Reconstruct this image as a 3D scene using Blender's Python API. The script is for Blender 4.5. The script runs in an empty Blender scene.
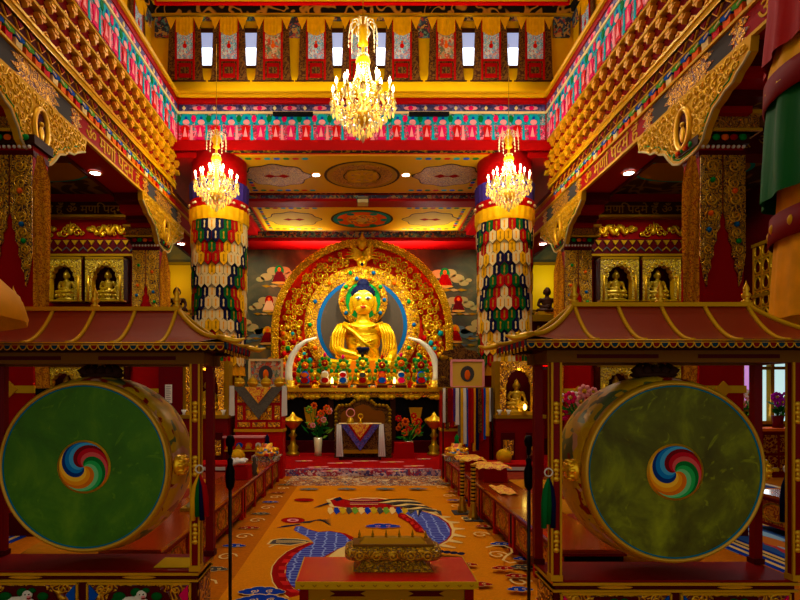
import bpy, math, random
from mathutils import Vector, Matrix
random.seed(7)
C = bpy.context.scene.collection
PI = math.pi
H, FX, CX, CY = 1.55, 540.0, 362.0, 393.0

def P(px, py, Y):
    return ((px-CX)/FX*Y, Y, H-(py-CY)/FX*Y)
def FP(px, py):
    Y = H*FX/(py-CY)
    return ((px-CX)/FX*Y, Y)

# ---------------------------------------------------------------- materials
M = {}
def srgb(c):
    q = [(x/12.92 if x <= .04045 else ((x+.055)/1.055)**2.4) for x in [v/255 for v in c]]
    l = .3*q[0]+.6*q[1]+.1*q[2]
    return tuple(min(1, max(.0005, l+(x-l)*1.15)) for x in q) + (1,)
def _new(name):
    m = bpy.data.materials.new(name); m.use_nodes = True
    nt = m.node_tree; b = nt.nodes['Principled BSDF']
    M[name] = m
    return m, nt, b
def mat(name, col, rough=.5, metal=0, coat=0, emit=0, trans=0, vary=0, bump=0, bscale=30, ecol=None):
    m, nt, b = _new(name)
    c = srgb(col)
    b.inputs['Base Color'].default_value = c
    b.inputs['Roughness'].default_value = rough
    b.inputs['Metallic'].default_value = metal
    b.inputs['Coat Weight'].default_value = coat
    if rough >= .5: b.inputs['Specular IOR Level'].default_value = .06
    b.inputs['Coat Roughness'].default_value = .12
    if trans: b.inputs['Transmission Weight'].default_value = trans
    if emit:
        b.inputs['Emission Color'].default_value = srgb(ecol or col)
        b.inputs['Emission Strength'].default_value = emit
        try: m.cycles.emission_sampling = 'NONE'
        except Exception: pass
    if vary or bump:
        tc = nt.nodes.new('ShaderNodeTexCoord')
        n = nt.nodes.new('ShaderNodeTexNoise'); n.inputs['Scale'].default_value = bscale; n.inputs['Detail'].default_value = 4
        nt.links.new(tc.outputs['Object'], n.inputs['Vector'])
        if vary:
            r = nt.nodes.new('ShaderNodeValToRGB')
            r.color_ramp.elements[0].position = .3; r.color_ramp.elements[1].position = .7
            r.color_ramp.elements[0].color = tuple(x*(1-vary) for x in c[:3])+(1,)
            r.color_ramp.elements[1].color = tuple(min(1, x*(1+vary)) for x in c[:3])+(1,)
            nt.links.new(n.outputs['Fac'], r.inputs['Fac']); nt.links.new(r.outputs['Color'], b.inputs['Base Color'])
        if bump:
            bp = nt.nodes.new('ShaderNodeBump'); bp.inputs['Strength'].default_value = bump; bp.inputs['Distance'].default_value = .01
            nt.links.new(n.outputs['Fac'], bp.inputs['Height']); nt.links.new(bp.outputs['Normal'], b.inputs['Normal'])
    return m
def scroll_mat(name, fore, back, scale=9, lines=7, width=.0, metal=.5, rough=.38, bump=.6, stretch=(1,1,1)):
    """carved scrollwork: contour lines of a noise field raised in one colour over another"""
    m, nt, b = _new(name)
    N = nt.nodes.new; L = nt.links.new
    tc = N('ShaderNodeTexCoord'); mp = N('ShaderNodeMapping'); mp.inputs['Scale'].default_value = stretch
    L(tc.outputs['Object'], mp.inputs['Vector'])
    n = N('ShaderNodeTexNoise'); n.inputs['Scale'].default_value = scale; n.inputs['Detail'].default_value = 1
    n.inputs['Distortion'].default_value = .6
    L(mp.outputs['Vector'], n.inputs['Vector'])
    mu = N('ShaderNodeMath'); mu.operation = 'MULTIPLY'; mu.inputs[1].default_value = lines*6.28
    L(n.outputs['Fac'], mu.inputs[0])
    si = N('ShaderNodeMath'); si.operation = 'SINE'; L(mu.outputs[0], si.inputs[0])
    r = N('ShaderNodeMapRange'); r.inputs['From Min'].default_value = width-.25; r.inputs['From Max'].default_value = width+.25
    L(si.outputs[0], r.inputs['Value'])
    mx = N('ShaderNodeMix'); mx.data_type = 'RGBA'
    mx.inputs[6].default_value = srgb(back); mx.inputs[7].default_value = srgb(fore)
    L(r.outputs[0], mx.inputs[0]); L(mx.outputs[2], b.inputs['Base Color'])
    mm = N('ShaderNodeMath'); mm.operation = 'MULTIPLY'; mm.inputs[1].default_value = metal; L(r.outputs[0], mm.inputs[0]); L(mm.outputs[0], b.inputs['Metallic'])
    b.inputs['Roughness'].default_value = rough
    if metal < .3: b.inputs['Specular IOR Level'].default_value = .1
    bp = N('ShaderNodeBump'); bp.inputs['Strength'].default_value = bump; bp.inputs['Distance'].default_value = .012
    L(si.outputs[0], bp.inputs['Height']); L(bp.outputs['Normal'], b.inputs['Normal'])
    return m
def cell_mat(name, cols, scale=12, rough=.7, metal=0, bump=0, stretch=(1,1,1), rnd=1.0, noise=.0):
    """painted or woven mosaic: random cells of a few colours"""
    m, nt, b = _new(name)
    N = nt.nodes.new; L = nt.links.new
    tc = N('ShaderNodeTexCoord'); mp = N('ShaderNodeMapping'); mp.inputs['Scale'].default_value = stretch
    L(tc.outputs['Object'], mp.inputs['Vector'])
    src = mp.outputs['Vector']
    if noise:
        nn = N('ShaderNodeTexNoise'); nn.inputs['Scale'].default_value = scale*.7; L(src, nn.inputs['Vector'])
        ad = N('ShaderNodeMix'); ad.data_type = 'RGBA'; ad.blend_type = 'ADD'; ad.inputs[0].default_value = noise
        L(src, ad.inputs[6]); L(nn.outputs['Color'], ad.inputs[7]); src = ad.outputs[2]
    v = N('ShaderNodeTexVoronoi'); v.inputs['Scale'].default_value = scale; v.inputs['Randomness'].default_value = rnd
    L(src, v.inputs['Vector'])
    sp = N('ShaderNodeSeparateColor'); L(v.outputs['Color'], sp.inputs[0])
    r = N('ShaderNodeValToRGB'); r.color_ramp.interpolation = 'CONSTANT'
    el = r.color_ramp.elements
    while len(el) < len(cols): el.new(.5)
    for i, c in enumerate(cols):
        el[i].position = i/len(cols); el[i].color = srgb(c)
    L(sp.outputs[0], r.inputs['Fac']); L(r.outputs['Color'], b.inputs['Base Color'])
    b.inputs['Roughness'].default_value = rough; b.inputs['Metallic'].default_value = metal
    if bump:
        bp = N('ShaderNodeBump'); bp.inputs['Strength'].default_value = bump; bp.inputs['Distance'].default_value = .01; bp.invert = True
        L(v.outputs['Distance'], bp.inputs['Height']); L(bp.outputs['Normal'], b.inputs['Normal'])
    return m
def edge_mat(name, cell, line, scale=20, w=.06, rough=.8, stretch=(1,1,1), rnd=.3, bump=0, metal=0):
    m, nt, b = _new(name)
    N = nt.nodes.new; L = nt.links.new
    tc = N('ShaderNodeTexCoord'); mp = N('ShaderNodeMapping'); mp.inputs['Scale'].default_value = stretch
    L(tc.outputs['Object'], mp.inputs['Vector'])
    v = N('ShaderNodeTexVoronoi'); v.feature = 'DISTANCE_TO_EDGE'; v.inputs['Scale'].default_value = scale; v.inputs['Randomness'].default_value = rnd
    L(mp.outputs['Vector'], v.inputs['Vector'])
    r = N('ShaderNodeMapRange'); r.inputs['From Min'].default_value = w*.6; r.inputs['From Max'].default_value = w*1.4
    L(v.outputs['Distance'], r.inputs['Value'])
    mx = N('ShaderNodeMix'); mx.data_type = 'RGBA'; mx.inputs[6].default_value = srgb(line); mx.inputs[7].default_value = srgb(cell)
    L(r.outputs[0], mx.inputs[0]); L(mx.outputs[2], b.inputs['Base Color'])
    b.inputs['Roughness'].default_value = rough; b.inputs['Metallic'].default_value = metal
    if bump:
        bp = N('ShaderNodeBump'); bp.inputs['Strength'].default_value = bump; bp.inputs['Distance'].default_value = .01
        L(v.outputs['Distance'], bp.inputs['Height']); L(bp.outputs['Normal'], b.inputs['Normal'])
    return m

GOLD = (220, 172, 30)
mat('gold', GOLD, .32, .55, bump=.25, bscale=40)
mat('gold_bright', (255, 198, 46), .26, .6, bump=.3, bscale=14)
mat('gold_paint', (196, 150, 20), .5, .15)
mat('gold_dull', (154, 116, 26), .5, .35)
mat('brass', (190, 150, 60), .3, .7)
mat('ochre', (214, 162, 26), .7)
mat('ochre_wall', (216, 168, 26), .75, vary=.06, bscale=3)
mat('red_lacquer', (112, 6, 8), .5, 0, .04)
mat('red_paint', (146, 2, 16), .55)
mat('cornice_gold', (224, 166, 28), .45, .3, bump=.3, bscale=40)
mat('cornice_red', (112, 4, 8), .6)
mat('red_bright', (190, 16, 20), .5)
mat('red_dark', (70, 6, 12), .5)
mat('maroon', (92, 6, 20), .6)
mat('table_red', (190, 24, 0), .25, 0, .1)
mat('bench_top', (150, 62, 18), .14, 0, .6)
mat('black', (10, 8, 10), .5)
mat('black_metal', (8, 8, 9), .35, .4)
mat('dark_wood', (52, 26, 14), .5)
mat('grey_panel', (66, 62, 60), .7)
mat('white', (225, 220, 205), .6)
mat('cream', (220, 196, 142), .7)
mat('navy', (14, 18, 52), .8)
mat('blue', (24, 74, 168), .6)
mat('teal', (40, 150, 160), .6)
mat('green', (18, 104, 52), .7)
mat('green_light', (90, 160, 70), .7)
mat('pink', (206, 44, 92), .6)
mat('pink_pale', (228, 150, 150), .6)
mat('orange', (222, 104, 30), .6)
mat('purple', (58, 42, 110), .7)
mat('skin_gold', (252, 196, 60), .42, .25)
mat('hair_blue', (18, 22, 52), .6)
mat('lips', (190, 50, 30), .4)
mat('ivory', (250, 244, 220), .35, 0, .3)
mat('disc_grey', (78, 68, 58), .5)
mat('disc_blue', (30, 84, 136), .5)
mat('halo_green', (40, 130, 60), .5)
mat('crystal', (255, 238, 190), .08, .1, .6, trans=.35)
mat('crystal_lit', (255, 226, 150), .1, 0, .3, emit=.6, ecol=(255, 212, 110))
mat('bulb', (255, 244, 214), .4, emit=22, ecol=(255, 236, 190))
mat('lamp_white', (255, 250, 240), .4, emit=14)
mat('candle_glow', (255, 230, 150), .4, emit=10, ecol=(255, 214, 120))
mat('exit_red', (255, 30, 20), .4, emit=2)
mat('window_sky', (225, 235, 255), .4, emit=3.2, ecol=(226, 236, 255))
mat('window_view', (190, 215, 215), .4, emit=1.0, ecol=(190, 222, 220))
mat('window_pink', (200, 150, 200), .4, emit=.7, ecol=(206, 150, 214))
mat('lit_panel', (226, 190, 40), .5, emit=.1, ecol=(226, 180, 30))
mat('silk_yellow', (222, 168, 34), .6, vary=.12, bscale=9)
mat('silk_gold', (222, 154, 24), .65, vary=.12, bscale=9)
mat('silk_red', (156, 8, 14), .6)
mat('silk_maroon', (112, 8, 20), .6)
mat('silk_green', (12, 84, 34), .6)
mat('cloth_white', (216, 212, 205), .8, bump=.5, bscale=30)
mat('cloth_red', (150, 10, 20), .8)
mat('cloth_grey', (92, 88, 78), .8, vary=.25, bscale=40)
mat('cushion', (120, 44, 30), .85)
mat('cushion_yellow', (170, 110, 30), .85)
mat('leaf', (30, 92, 30), .6)
mat('leaf_light', (110, 150, 60), .6)
mat('flower_white', (240, 225, 215), .7)
mat('flower_orange', (226, 96, 50), .7)
mat('flower_purple', (180, 40, 180), .7)
mat('beige', (196, 180, 130), .5)
mat('carpet_orange', (204, 130, 18), .95, vary=.1, bscale=60)
mat('floor_orange', (172, 100, 20), .95, vary=.14, bscale=30)
mat('carpet_red', (152, 6, 24), .95)
mat('carpet_cream', (226, 196, 130), .95)
mat('carpet_blue', (24, 52, 150), .95)
mat('carpet_maroon', (140, 22, 26), .95)
mat('paper_yellow', (196, 160, 24), .8)
mat('drum_rim', (200, 156, 12), .35, .3)
scroll_mat('filigree', (226, 168, 30), (90, 14, 8), 15, 5, -.3)
scroll_mat('casket_gold', (206, 160, 40), (110, 74, 14), 34, 4, -.3, .6, .28, .6)
scroll_mat('filigree_fine', (206, 156, 28), (56, 12, 6), 20, 5, -.4)
scroll_mat('filigree_dark', (196, 134, 26), (90, 44, 10), 16, 6, -.3)
scroll_mat('filigree_gold', (244, 182, 36), (130, 70, 0), 9, 6, -.5, .5, .32, .8)
scroll_mat('niche_gold', (206, 172, 44), (120, 84, 10), 16, 5, -.5, .3, .4, .5)
mat('statue_gold', (196, 160, 44), .35, .4)
scroll_mat('brocade', (206, 138, 22), (156, 84, 12), 22, 4, -.4, .1, .7, .3)
scroll_mat('brocade_brown', (104, 70, 34), (60, 32, 18), 10, 5, -.1, 0, .8, .2)
scroll_mat('bench_panel', (206, 134, 26), (150, 64, 14), 12, 5, -.1, .1, .5, .3)
scroll_mat('red_scroll', (170, 110, 30), (92, 12, 14), 10, 5, .2, .2, .5, .3)
scroll_mat('dark_paint', (150, 110, 40), (30, 22, 16), 5, 4, .75, 0, .7, 0)
scroll_mat('barrel', (196, 158, 8), (120, 20, 12), 4, 2, -.55, .15, .35, .15)
scroll_mat('ceiling_dragon', (196, 140, 70), (24, 20, 16), 3, 4, .7, 0, .7, 0)
cell_mat('thangka', [(90,170,220), (190,225,240), (70,140,150), (206,90,90), (226,226,220), (110,180,225), (160,200,225)], 22, .6, noise=.5)
cell_mat('thangka_warm', [(150,140,110), (190,140,90), (90,110,80), (196,70,50), (200,180,150), (120,130,130), (160,80,60)], 14, .6, noise=.4)
cell_mat('mosaic_rug', [(120,70,40), (200,160,110), (70,70,90), (176,100,30), (210,190,150), (110,40,30)], 18, .95, noise=.3)
cell_mat('side_rug', [(40,90,170), (150,190,220), (220,210,190), (208,120,40), (40,60,130), (190,60,70), (210,190,120)], 3.2, .95, stretch=(1.6,.5,1), noise=.8)
cell_mat('jewels', [(214,140,30), (236,176,50), (30,110,70), (196,50,30), (230,160,40), (190,80,30), (40,90,140), (240,190,80)], 16, .4, .3, .8)
cell_mat('brocade_bright', [(226,170,30), (236,190,50), (210,80,20), (220,150,30), (190,40,30), (236,200,70)], 26, .6, noise=.3)
cell_mat('floral_band', [(30,40,60), (150,60,60), (90,130,120), (30,30,40), (180,140,80), (40,60,90)], 14, .6, noise=.3)
cell_mat('sash_floral', [(40,60,110), (200,190,170), (60,110,80), (190,150,60), (150,40,50)], 30, .7, noise=.3)
edge_mat('dragon_scale', (34, 44, 150), (140, 160, 214), 11, .07, .95, stretch=(.8,1.3,1))
edge_mat('lotus_edge', GOLD, (110, 60, 10), 12, .06, .4, bump=.8, metal=.4)

def head_mat(name, base, light, dark):
    m, nt, b = _new(name)
    N = nt.nodes.new; L = nt.links.new
    tc = N('ShaderNodeTexCoord')
    n = N('ShaderNodeTexNoise'); n.inputs['Scale'].default_value = 3.2; n.inputs['Detail'].default_value = 8; n.inputs['Roughness'].default_value = .62; n.inputs['Distortion'].default_value = .5
    L(tc.outputs['Object'], n.inputs['Vector'])
    r = N('ShaderNodeValToRGB'); e = r.color_ramp.elements
    e[0].position = .32; e[0].color = srgb(dark); e[1].position = .72; e[1].color = srgb(light)
    k = e.new(.5); k.color = srgb(base)
    n2 = N('ShaderNodeTexNoise'); n2.inputs['Scale'].default_value = 9; n2.inputs['Detail'].default_value = 6; n2.inputs['Distortion'].default_value = 2.5
    L(tc.outputs['Object'], n2.inputs['Vector'])
    r2 = N('ShaderNodeMapRange'); r2.inputs['From Min'].default_value = .6; r2.inputs['From Max'].default_value = .7; r2.inputs['To Max'].default_value = .6
    L(n2.outputs['Fac'], r2.inputs['Value'])
    mx = N('ShaderNodeMix'); mx.data_type = 'RGBA'; mx.inputs[7].default_value = srgb(light)
    L(n.outputs['Fac'], r.inputs['Fac']); L(r.outputs['Color'], mx.inputs[6]); L(r2.outputs[0], mx.inputs[0]); L(mx.outputs[2], b.inputs['Base Color'])
    b.inputs['Roughness'].default_value = .55; b.inputs['Specular IOR Level'].default_value = .2
    return m
head_mat('drumhead_green', (62, 112, 0), (96, 140, 10), (48, 92, 0))
head_mat('drumhead_olive', (88, 94, 0), (146, 160, 10), (60, 56, 0))

# the mural behind the statue: dark green hills, ochre bands
def mural():
    m, nt, b = _new('mural')
    N = nt.nodes.new; L = nt.links.new
    tc = N('ShaderNodeTexCoord'); n = N('ShaderNodeTexNoise'); n.inputs['Scale'].default_value = 1.1; n.inputs['Detail'].default_value = 5; n.inputs['Distortion'].default_value = 1
    L(tc.outputs['Object'], n.inputs['Vector'])
    r = N('ShaderNodeValToRGB'); e = r.color_ramp.elements
    e[0].position = .3; e[0].color = srgb((38, 48, 30)); e[1].position = .72; e[1].color = srgb((128, 104, 44))
    k = e.new(.45); k.color = srgb((60, 66, 38)); k = e.new(.58); k.color = srgb((84, 84, 50))
    L(n.outputs['Fac'], r.inputs['Fac']); L(r.outputs['Color'], b.inputs['Base Color']); b.inputs['Roughness'].default_value = .8
mural()

# ---------------------------------------------------------------- mesh builder
WLOC = {}
def wloc(o):
    v = Vector((0, 0, 0))
    while o: v = v + o.location; o = o.parent
    return v
class MB:
    def __init__(s): s.v = []; s.f = []; s.mi = []; s.m = []; s.s = []
    def add(s, vs, fs, m, smooth=False):
        if m not in s.m: s.m.append(m)
        k = s.m.index(m); n = len(s.v)
        s.v.extend(tuple(v) for v in vs)
        for f in fs:
            s.f.append(tuple(i+n for i in f)); s.mi.append(k); s.s.append(smooth)
        return s
    def box(s, x0, x1, y0, y1, z0, z1, m):
        vs = [(x, y, z) for x in (x0, x1) for y in (y0, y1) for z in (z0, z1)]
        return s.add(vs, [(0,1,3,2),(4,6,7,5),(0,4,5,1),(2,3,7,6),(0,2,6,4),(1,5,7,3)], m)
    def taper(s, x0, x1, y0, y1, z0, z1, m, tx=0, ty=0):
        """box whose top is inset by tx, ty"""
        vs = [(x0,y0,z0),(x1,y0,z0),(x1,y1,z0),(x0,y1,z0),(x0+tx,y0+ty,z1),(x1-tx,y0+ty,z1),(x1-tx,y1-ty,z1),(x0+tx,y1-ty,z1)]
        return s.add(vs, [(0,3,2,1),(4,5,6,7),(0,1,5,4),(1,2,6,5),(2,3,7,6),(3,0,4,7)], m)
    def bar(s, a, b, r, m, n=6, smooth=True): return s.tube([a, b], r, m, n, smooth)
    def tube(s, pts, r, m, n=6, smooth=True, closed=False):
        pts = [Vector(p) for p in pts]; k = len(pts)
        rs = r if isinstance(r, (list, tuple)) else [r]*k
        vs = []; up = None
        for i, p in enumerate(pts):
            if closed: d = pts[(i+1) % k]-pts[i-1]
            else: d = pts[min(i+1, k-1)]-pts[max(i-1, 0)]
            if d.length < 1e-9: d = Vector((0, 0, 1))
            d.normalize()
            if up is None: up = Vector((0, 0, 1)) if abs(d.z) < .9 else Vector((1, 0, 0))
            a = d.cross(up)
            if a.length < 1e-4: a = d.cross(Vector((1, .3, 0)))
            a.normalize(); b = a.cross(d); up = b.normalized()
            for j in range(n):
                t = 2*PI*j/n
                vs.append(p+a*math.cos(t)*rs[i]+b*math.sin(t)*rs[i])
        fs = []
        for i in range(k if closed else k-1):
            for j in range(n):
                i2 = (i+1) % k
                fs.append((i*n+j, i*n+(j+1) % n, i2*n+(j+1) % n, i2*n+j))
        if not closed:
            fs.append(tuple(range(n-1, -1, -1))); fs.append(tuple((k-1)*n+j for j in range(n)))
        return s.add(vs, fs, m, smooth)
    def lathe(s, prof, c, m, n=16, axis='Z', smooth=True, sx=1, sy=1, a0=0, a1=2*PI, wob=None, caps=False):
        full = abs(a1-a0-2*PI) < 1e-6; cols = n if full else n+1
        vs = []
        for (r, h) in prof:
            for j in range(cols):
                t = a0+(a1-a0)*j/n
                rr = r*(wob(t, h) if wob else 1)
                x, y = rr*math.cos(t)*sx, rr*math.sin(t)*sy
                if axis == 'Z': vs.append((c[0]+x, c[1]+y, c[2]+h))
                elif axis == 'Y': vs.append((c[0]+x, c[1]+h, c[2]+y))
                else: vs.append((c[0]+h, c[1]+x, c[2]+y))
        fs = []
        for i in range(len(prof)-1):
            for j in range(n):
                j2 = (j+1) % cols
                fs.append((i*cols+j, i*cols+j2, (i+1)*cols+j2, (i+1)*cols+j))
        if full and caps:
            if prof[0][0] > 1e-6: fs.append(tuple(range(cols)))
            if prof[-1][0] > 1e-6: fs.append(tuple((len(prof)-1)*cols+j for j in range(cols)))
        return s.add(vs, fs, m, smooth)
    def ball(s, c, r, m, nu=10, nv=6, smooth=True):
        if not isinstance(r, (tuple, list)): r = (r, r, r)
        pr = [(max(1e-4, math.sin(PI*i/nv)), -math.cos(PI*i/nv)) for i in range(nv+1)]
        vs = []
        for (a, h) in pr:
            for j in range(nu):
                t = 2*PI*j/nu
                vs.append((c[0]+a*math.cos(t)*r[0], c[1]+a*math.sin(t)*r[1], c[2]+h*r[2]))
        fs = [(i*nu+j, i*nu+(j+1) % nu, (i+1)*nu+(j+1) % nu, (i+1)*nu+j) for i in range(nv) for j in range(nu)]
        return s.add(vs, fs, m, smooth)
    def prism(s, pts, o, u, v, d, m, m2=None):
        """polygon pts (2D) in plane o + a*u + b*v, extruded by vector d"""
        o, u, v, d = Vector(o), Vector(u), Vector(v), Vector(d)
        a = [o+u*p[0]+v*p[1] for p in pts]; b = [p+d for p in a]; n = len(pts)
        s.add(a, [tuple(range(n))], m)
        s.add(b, [tuple(range(n-1, -1, -1))], m2 or m)
        return s.add(a+b, [(i, (i+1) % n, n+(i+1) % n, n+i) for i in range(n)], m2 or m)
    def flat(s, pts, o, u, v, m):
        o, u, v = Vector(o), Vector(u), Vector(v)
        return s.add([o+u*p[0]+v*p[1] for p in pts], [tuple(range(len(pts)))], m)
    def build(s, name, parent=None, loc=None):
        me = bpy.data.meshes.new(name)
        off = wloc(parent) if parent else Vector(loc or (0, 0, 0))
        me.from_pydata([(x-off.x, y-off.y, z-off.z) for (x, y, z) in s.v], [], s.f)
        for k in s.m: me.materials.append(M[k])
        me.polygons.foreach_set('material_index', s.mi)
        me.polygons.foreach_set('use_smooth', s.s)
        me.update()
        o = bpy.data.objects.new(name, me); C.objects.link(o)
        if parent: o.parent = parent
        else: o.location = off
        return o
def tag(o, label=None, cat=None, group=None, kind=None):
    if label: o['label'] = label
    if cat: o['category'] = cat
    if group: o['group'] = group
    if kind: o['kind'] = kind
    return o
def thing(name, label, cat, loc=(0, 0, 0), group=None):
    o = bpy.data.objects.new(name, None); C.objects.link(o); o.location = loc; o.empty_display_size = .1
    return tag(o, label, cat, group)
def struct(mb, name): return tag(mb.build(name), kind='structure')
KIDS = {}
def copy_tree(o, loc=None, label=None, parent=None, group=None):
    c = o.copy(); C.objects.link(c)
    if parent: c.parent = parent
    if loc is not None: c.location = loc
    if label: c['label'] = label
    if group: c['group'] = group
    for ch in [x for x in o.children]: copy_tree(ch, parent=c)
    return c
def ell(cx, cy, rx, ry, n=24, a0=0, a1=None):
    a1 = 2*PI if a1 is None else a1
    full = abs(a1-a0-2*PI) < 1e-6
    return [(cx+rx*math.cos(a0+(a1-a0)*i/(n if full else n-1)), cy+ry*math.sin(a0+(a1-a0)*i/(n if full else n-1))) for i in range(n)]
def spiral(c, r, turns=1.6, hand=1, a0=0, n=22, u=(1,0,0), v=(0,0,1)):
    c, u, v = Vector(c), Vector(u), Vector(v); out = []
    for i in range(n):
        t = i/(n-1); a = a0+hand*turns*2*PI*t; rr = r*(1-.88*t)
        out.append(c+u*rr*math.cos(a)+v*rr*math.sin(a))
    return out
def archframe(mb, x0, x1, z0, z1, ix0, ix1, zs, iz1, y, dep, m, mi=None, cusps=7):
    """gold frame (front face at y, going back by dep) around a cusped arch opening open to z0"""
    cx = (ix0+ix1)/2; hw = (ix1-ix0)/2; hh = iz1-zs
    inner = [(ix0, z0), (ix0, zs)]
    n = cusps*4
    for i in range(n+1):
        a = PI*(1-i/n); k = 1-.1*abs(math.sin(cusps*a/1.0))
        inner.append((cx+hw*math.cos(a)*(k if 0 < i < n else 1), zs+hh*math.sin(a)*k))
    inner += [(ix1, zs), (ix1, z0)]
    def out(p):
        x, z = p
        if z <= zs: return (x0 if x < cx else x1, z)
        dx, dz = x-cx, z-zs
        tx = ((x1-cx) if dx > 0 else (cx-x0))/max(abs(dx), 1e-6); tz = (z1-zs)/max(dz, 1e-6); t = min(tx, tz)
        return (cx+dx*t, zs+dz*t)
    outer = [out(p) for p in inner]
    vs = [(p[0], y, p[1]) for p in inner]+[(p[0], y, p[1]) for p in outer]+[(p[0], y+dep, p[1]) for p in inner]
    k = len(inner)
    mb.add(vs, [(i, i+1, k+i+1, k+i) for i in range(k-1)], m)
    mb.add(vs, [(i, i+1, 2*k+i+1, 2*k+i) for i in range(k-1)], mi or m)
    # corners of the rectangle
    for sx in (x0, x1):
        mb.add([(sx, y, z1), (sx, y, z1), (sx, y, z1)], [(0, 1, 2)], m) if False else None
    for side in (0, 1):
        X = x0 if side == 0 else x1
        ts = [q for q in outer if abs(q[0]-X) < 1e-5]; tt = [q for q in outer if abs(q[1]-z1) < 1e-5]
        if ts and tt:
            a = max(ts, key=lambda q: q[1]); b = min(tt, key=lambda q: abs(q[0]-X))
            mb.add([(a[0], y, a[1]), (b[0], y, b[1]), (X, y, z1)], [(0, 1, 2)], m)
    return mb
def text_mesh(body, size, m, name='lettering', depth=.004):
    cu = bpy.data.curves.new(name, 'FONT'); cu.body = body; cu.size = size; cu.extrude = depth; cu.align_x = 'CENTER'; cu.align_y = 'CENTER'; cu.resolution_u = 2
    o = bpy.data.objects.new(name, cu); C.objects.link(o); bpy.context.view_layer.update()
    me = bpy.data.meshes.new_from_object(o.evaluated_get(bpy.context.evaluated_depsgraph_get()))
    bpy.data.objects.remove(o)
    me.materials.clear(); me.materials.append(M[m])
    return me
MANTRA = '\u0950 \u092e\u0923\u093f \u092a\u0926\u094d\u092e\u0947 \u0939\u0942\u0901'
def text_into(mb, me, Mx, m):
    mb.add([Mx @ v.co for v in me.vertices], [tuple(p.vertices) for p in me.polygons], m)
mat('panel_a', (206, 156, 24), .7)
mat('panel_b', (240, 190, 24), .7)  # brighter of two coffer yellows, lighting difference put into the colour
mat('pale_medallion', (206, 170, 90), .7)
mat('mural_cloud', (168, 158, 100), .8)
mat('mural_blue', (86, 106, 104), .8)
mat('window_shade', (150, 160, 190), .5, emit=.8, ecol=(150, 165, 205))
scroll_mat('ceiling_aisle', (120, 96, 50), (60, 44, 26), 2, 4, .4, 0, .7, 0)
cell_mat('cloud_border', [(190,150,160), (230,205,205), (90,80,140), (170,50,70)], 14, .9, noise=.4)
mat('silk_orange', (236, 130, 26), .6)
mat('orange_red', (206, 58, 10), .5)
mat('red_cab', (176, 38, 8), .5, 0, .04)
mat('throne_panel', (126, 74, 30), .7)
cell_mat('apron_blue', [(30,30,120), (50,50,150), (90,90,180), (24,24,90), (120,60,110)], 30, .6, noise=.3)
mat('roof_red', (132, 46, 28), .35, 0, .22)
mat('lintel_brown', (112, 74, 16), .5)
mat('teal_line', (30, 110, 140), .5)
mat('teal_dark', (10, 44, 66), .5)
mat('orange_w', (236, 160, 40), .5); mat('orange_w2', (214, 120, 24), .5)
mat('green_w', (60, 170, 90), .5); mat('green_w2', (20, 110, 50), .5)
mat('red_w', (180, 40, 50), .5); mat('red_w2', (110, 16, 26), .5)
mat('blue_w', (40, 120, 190), .5); mat('blue_w2', (16, 50, 120), .5)

mat('orange_w3', (250, 200, 90), .5); mat('green_w3', (120, 205, 140), .5); mat('red_w3', (206, 90, 90), .5); mat('blue_w3', (80, 165, 215), .5)

cell_mat('frieze_pink', [(206,44,92), (170,16,50), (226,130,150), (110,30,60), (60,120,120), (216,60,100)], 20, .6, noise=.3)
cell_mat('frieze_teal', [(30,120,130), (60,150,150), (40,60,80), (200,150,150), (30,90,110), (120,180,170)], 20, .6, noise=.3)
cell_mat('frieze_night', [(40,34,90), (50,44,100), (70,60,120), (36,30,70), (120,100,140)], 16, .6, noise=.3)

cell_mat('barrel_paint', [(200,162,10), (206,170,20), (186,146,10), (200,160,10), (130,24,14), (206,166,14), (196,150,12), (200,150,120), (90,100,60), (200,162,10)], 7, .35, .1, 0, noise=.8)
# ================================================================ THE SETTING
XS = ('left', -1), ('right', 1)
struct(MB().box(-9, 9, -4, 17, -.1, 0, 'floor_orange'), 'floor')
# upper ceiling, clerestory walls
YE = 10.0
mb = MB().box(-4.4, 4.4, -4, 10.8, 9.04, 9.2, 'ochre')
for i in range(9):
    x = -3.6+i*.9
    mb.prism(ell(0, 0, .36, .3, 20), (x, 10.0, 9.03), (1,0,0), (0,1,0), (0,0,.01), 'dark_paint')
mb.box(-3.9, 3.9, 10.2, 10.26, 8.99, 9.04, 'gold_paint'); mb.box(-3.95, 3.95, 10.26, 10.33, 8.96, 9.04, 'red_bright')
struct(mb, 'ceiling')
mb = MB().box(-4.3, 4.3, 10.5, 10.7, 6.9, 9.04, 'ochre_wall')
mb.box(-4.1, 4.1, 10.42, 10.5, 8.86, 9.04, 'ceiling_dragon')
mb.box(-4.1, 4.1, 10.46, 10.5, 8.78, 8.85, 'floral_band')
mb.box(-4.1, 4.1, 10.40, 10.5, 8.84, 8.87, 'gold_paint')
struct(mb, 'wall_clerestory_end')
for nm, sg in XS:
    mb = MB().box(min(sg*4.1, sg*4.3), max(sg*4.1, sg*4.3), -4, 10.5, 6.9, 9.04, 'ochre_wall')
    mb.box(min(sg*4.02, sg*4.1), max(sg*4.02, sg*4.1), -4, 10.42, 8.86, 9.04, 'ceiling_dragon')
    mb.box(min(sg*4.06, sg*4.1), max(sg*4.06, sg*4.1), -4, 10.42, 8.6, 8.85, 'floral_band')
    struct(mb, 'wall_clerestory_'+nm)

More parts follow.
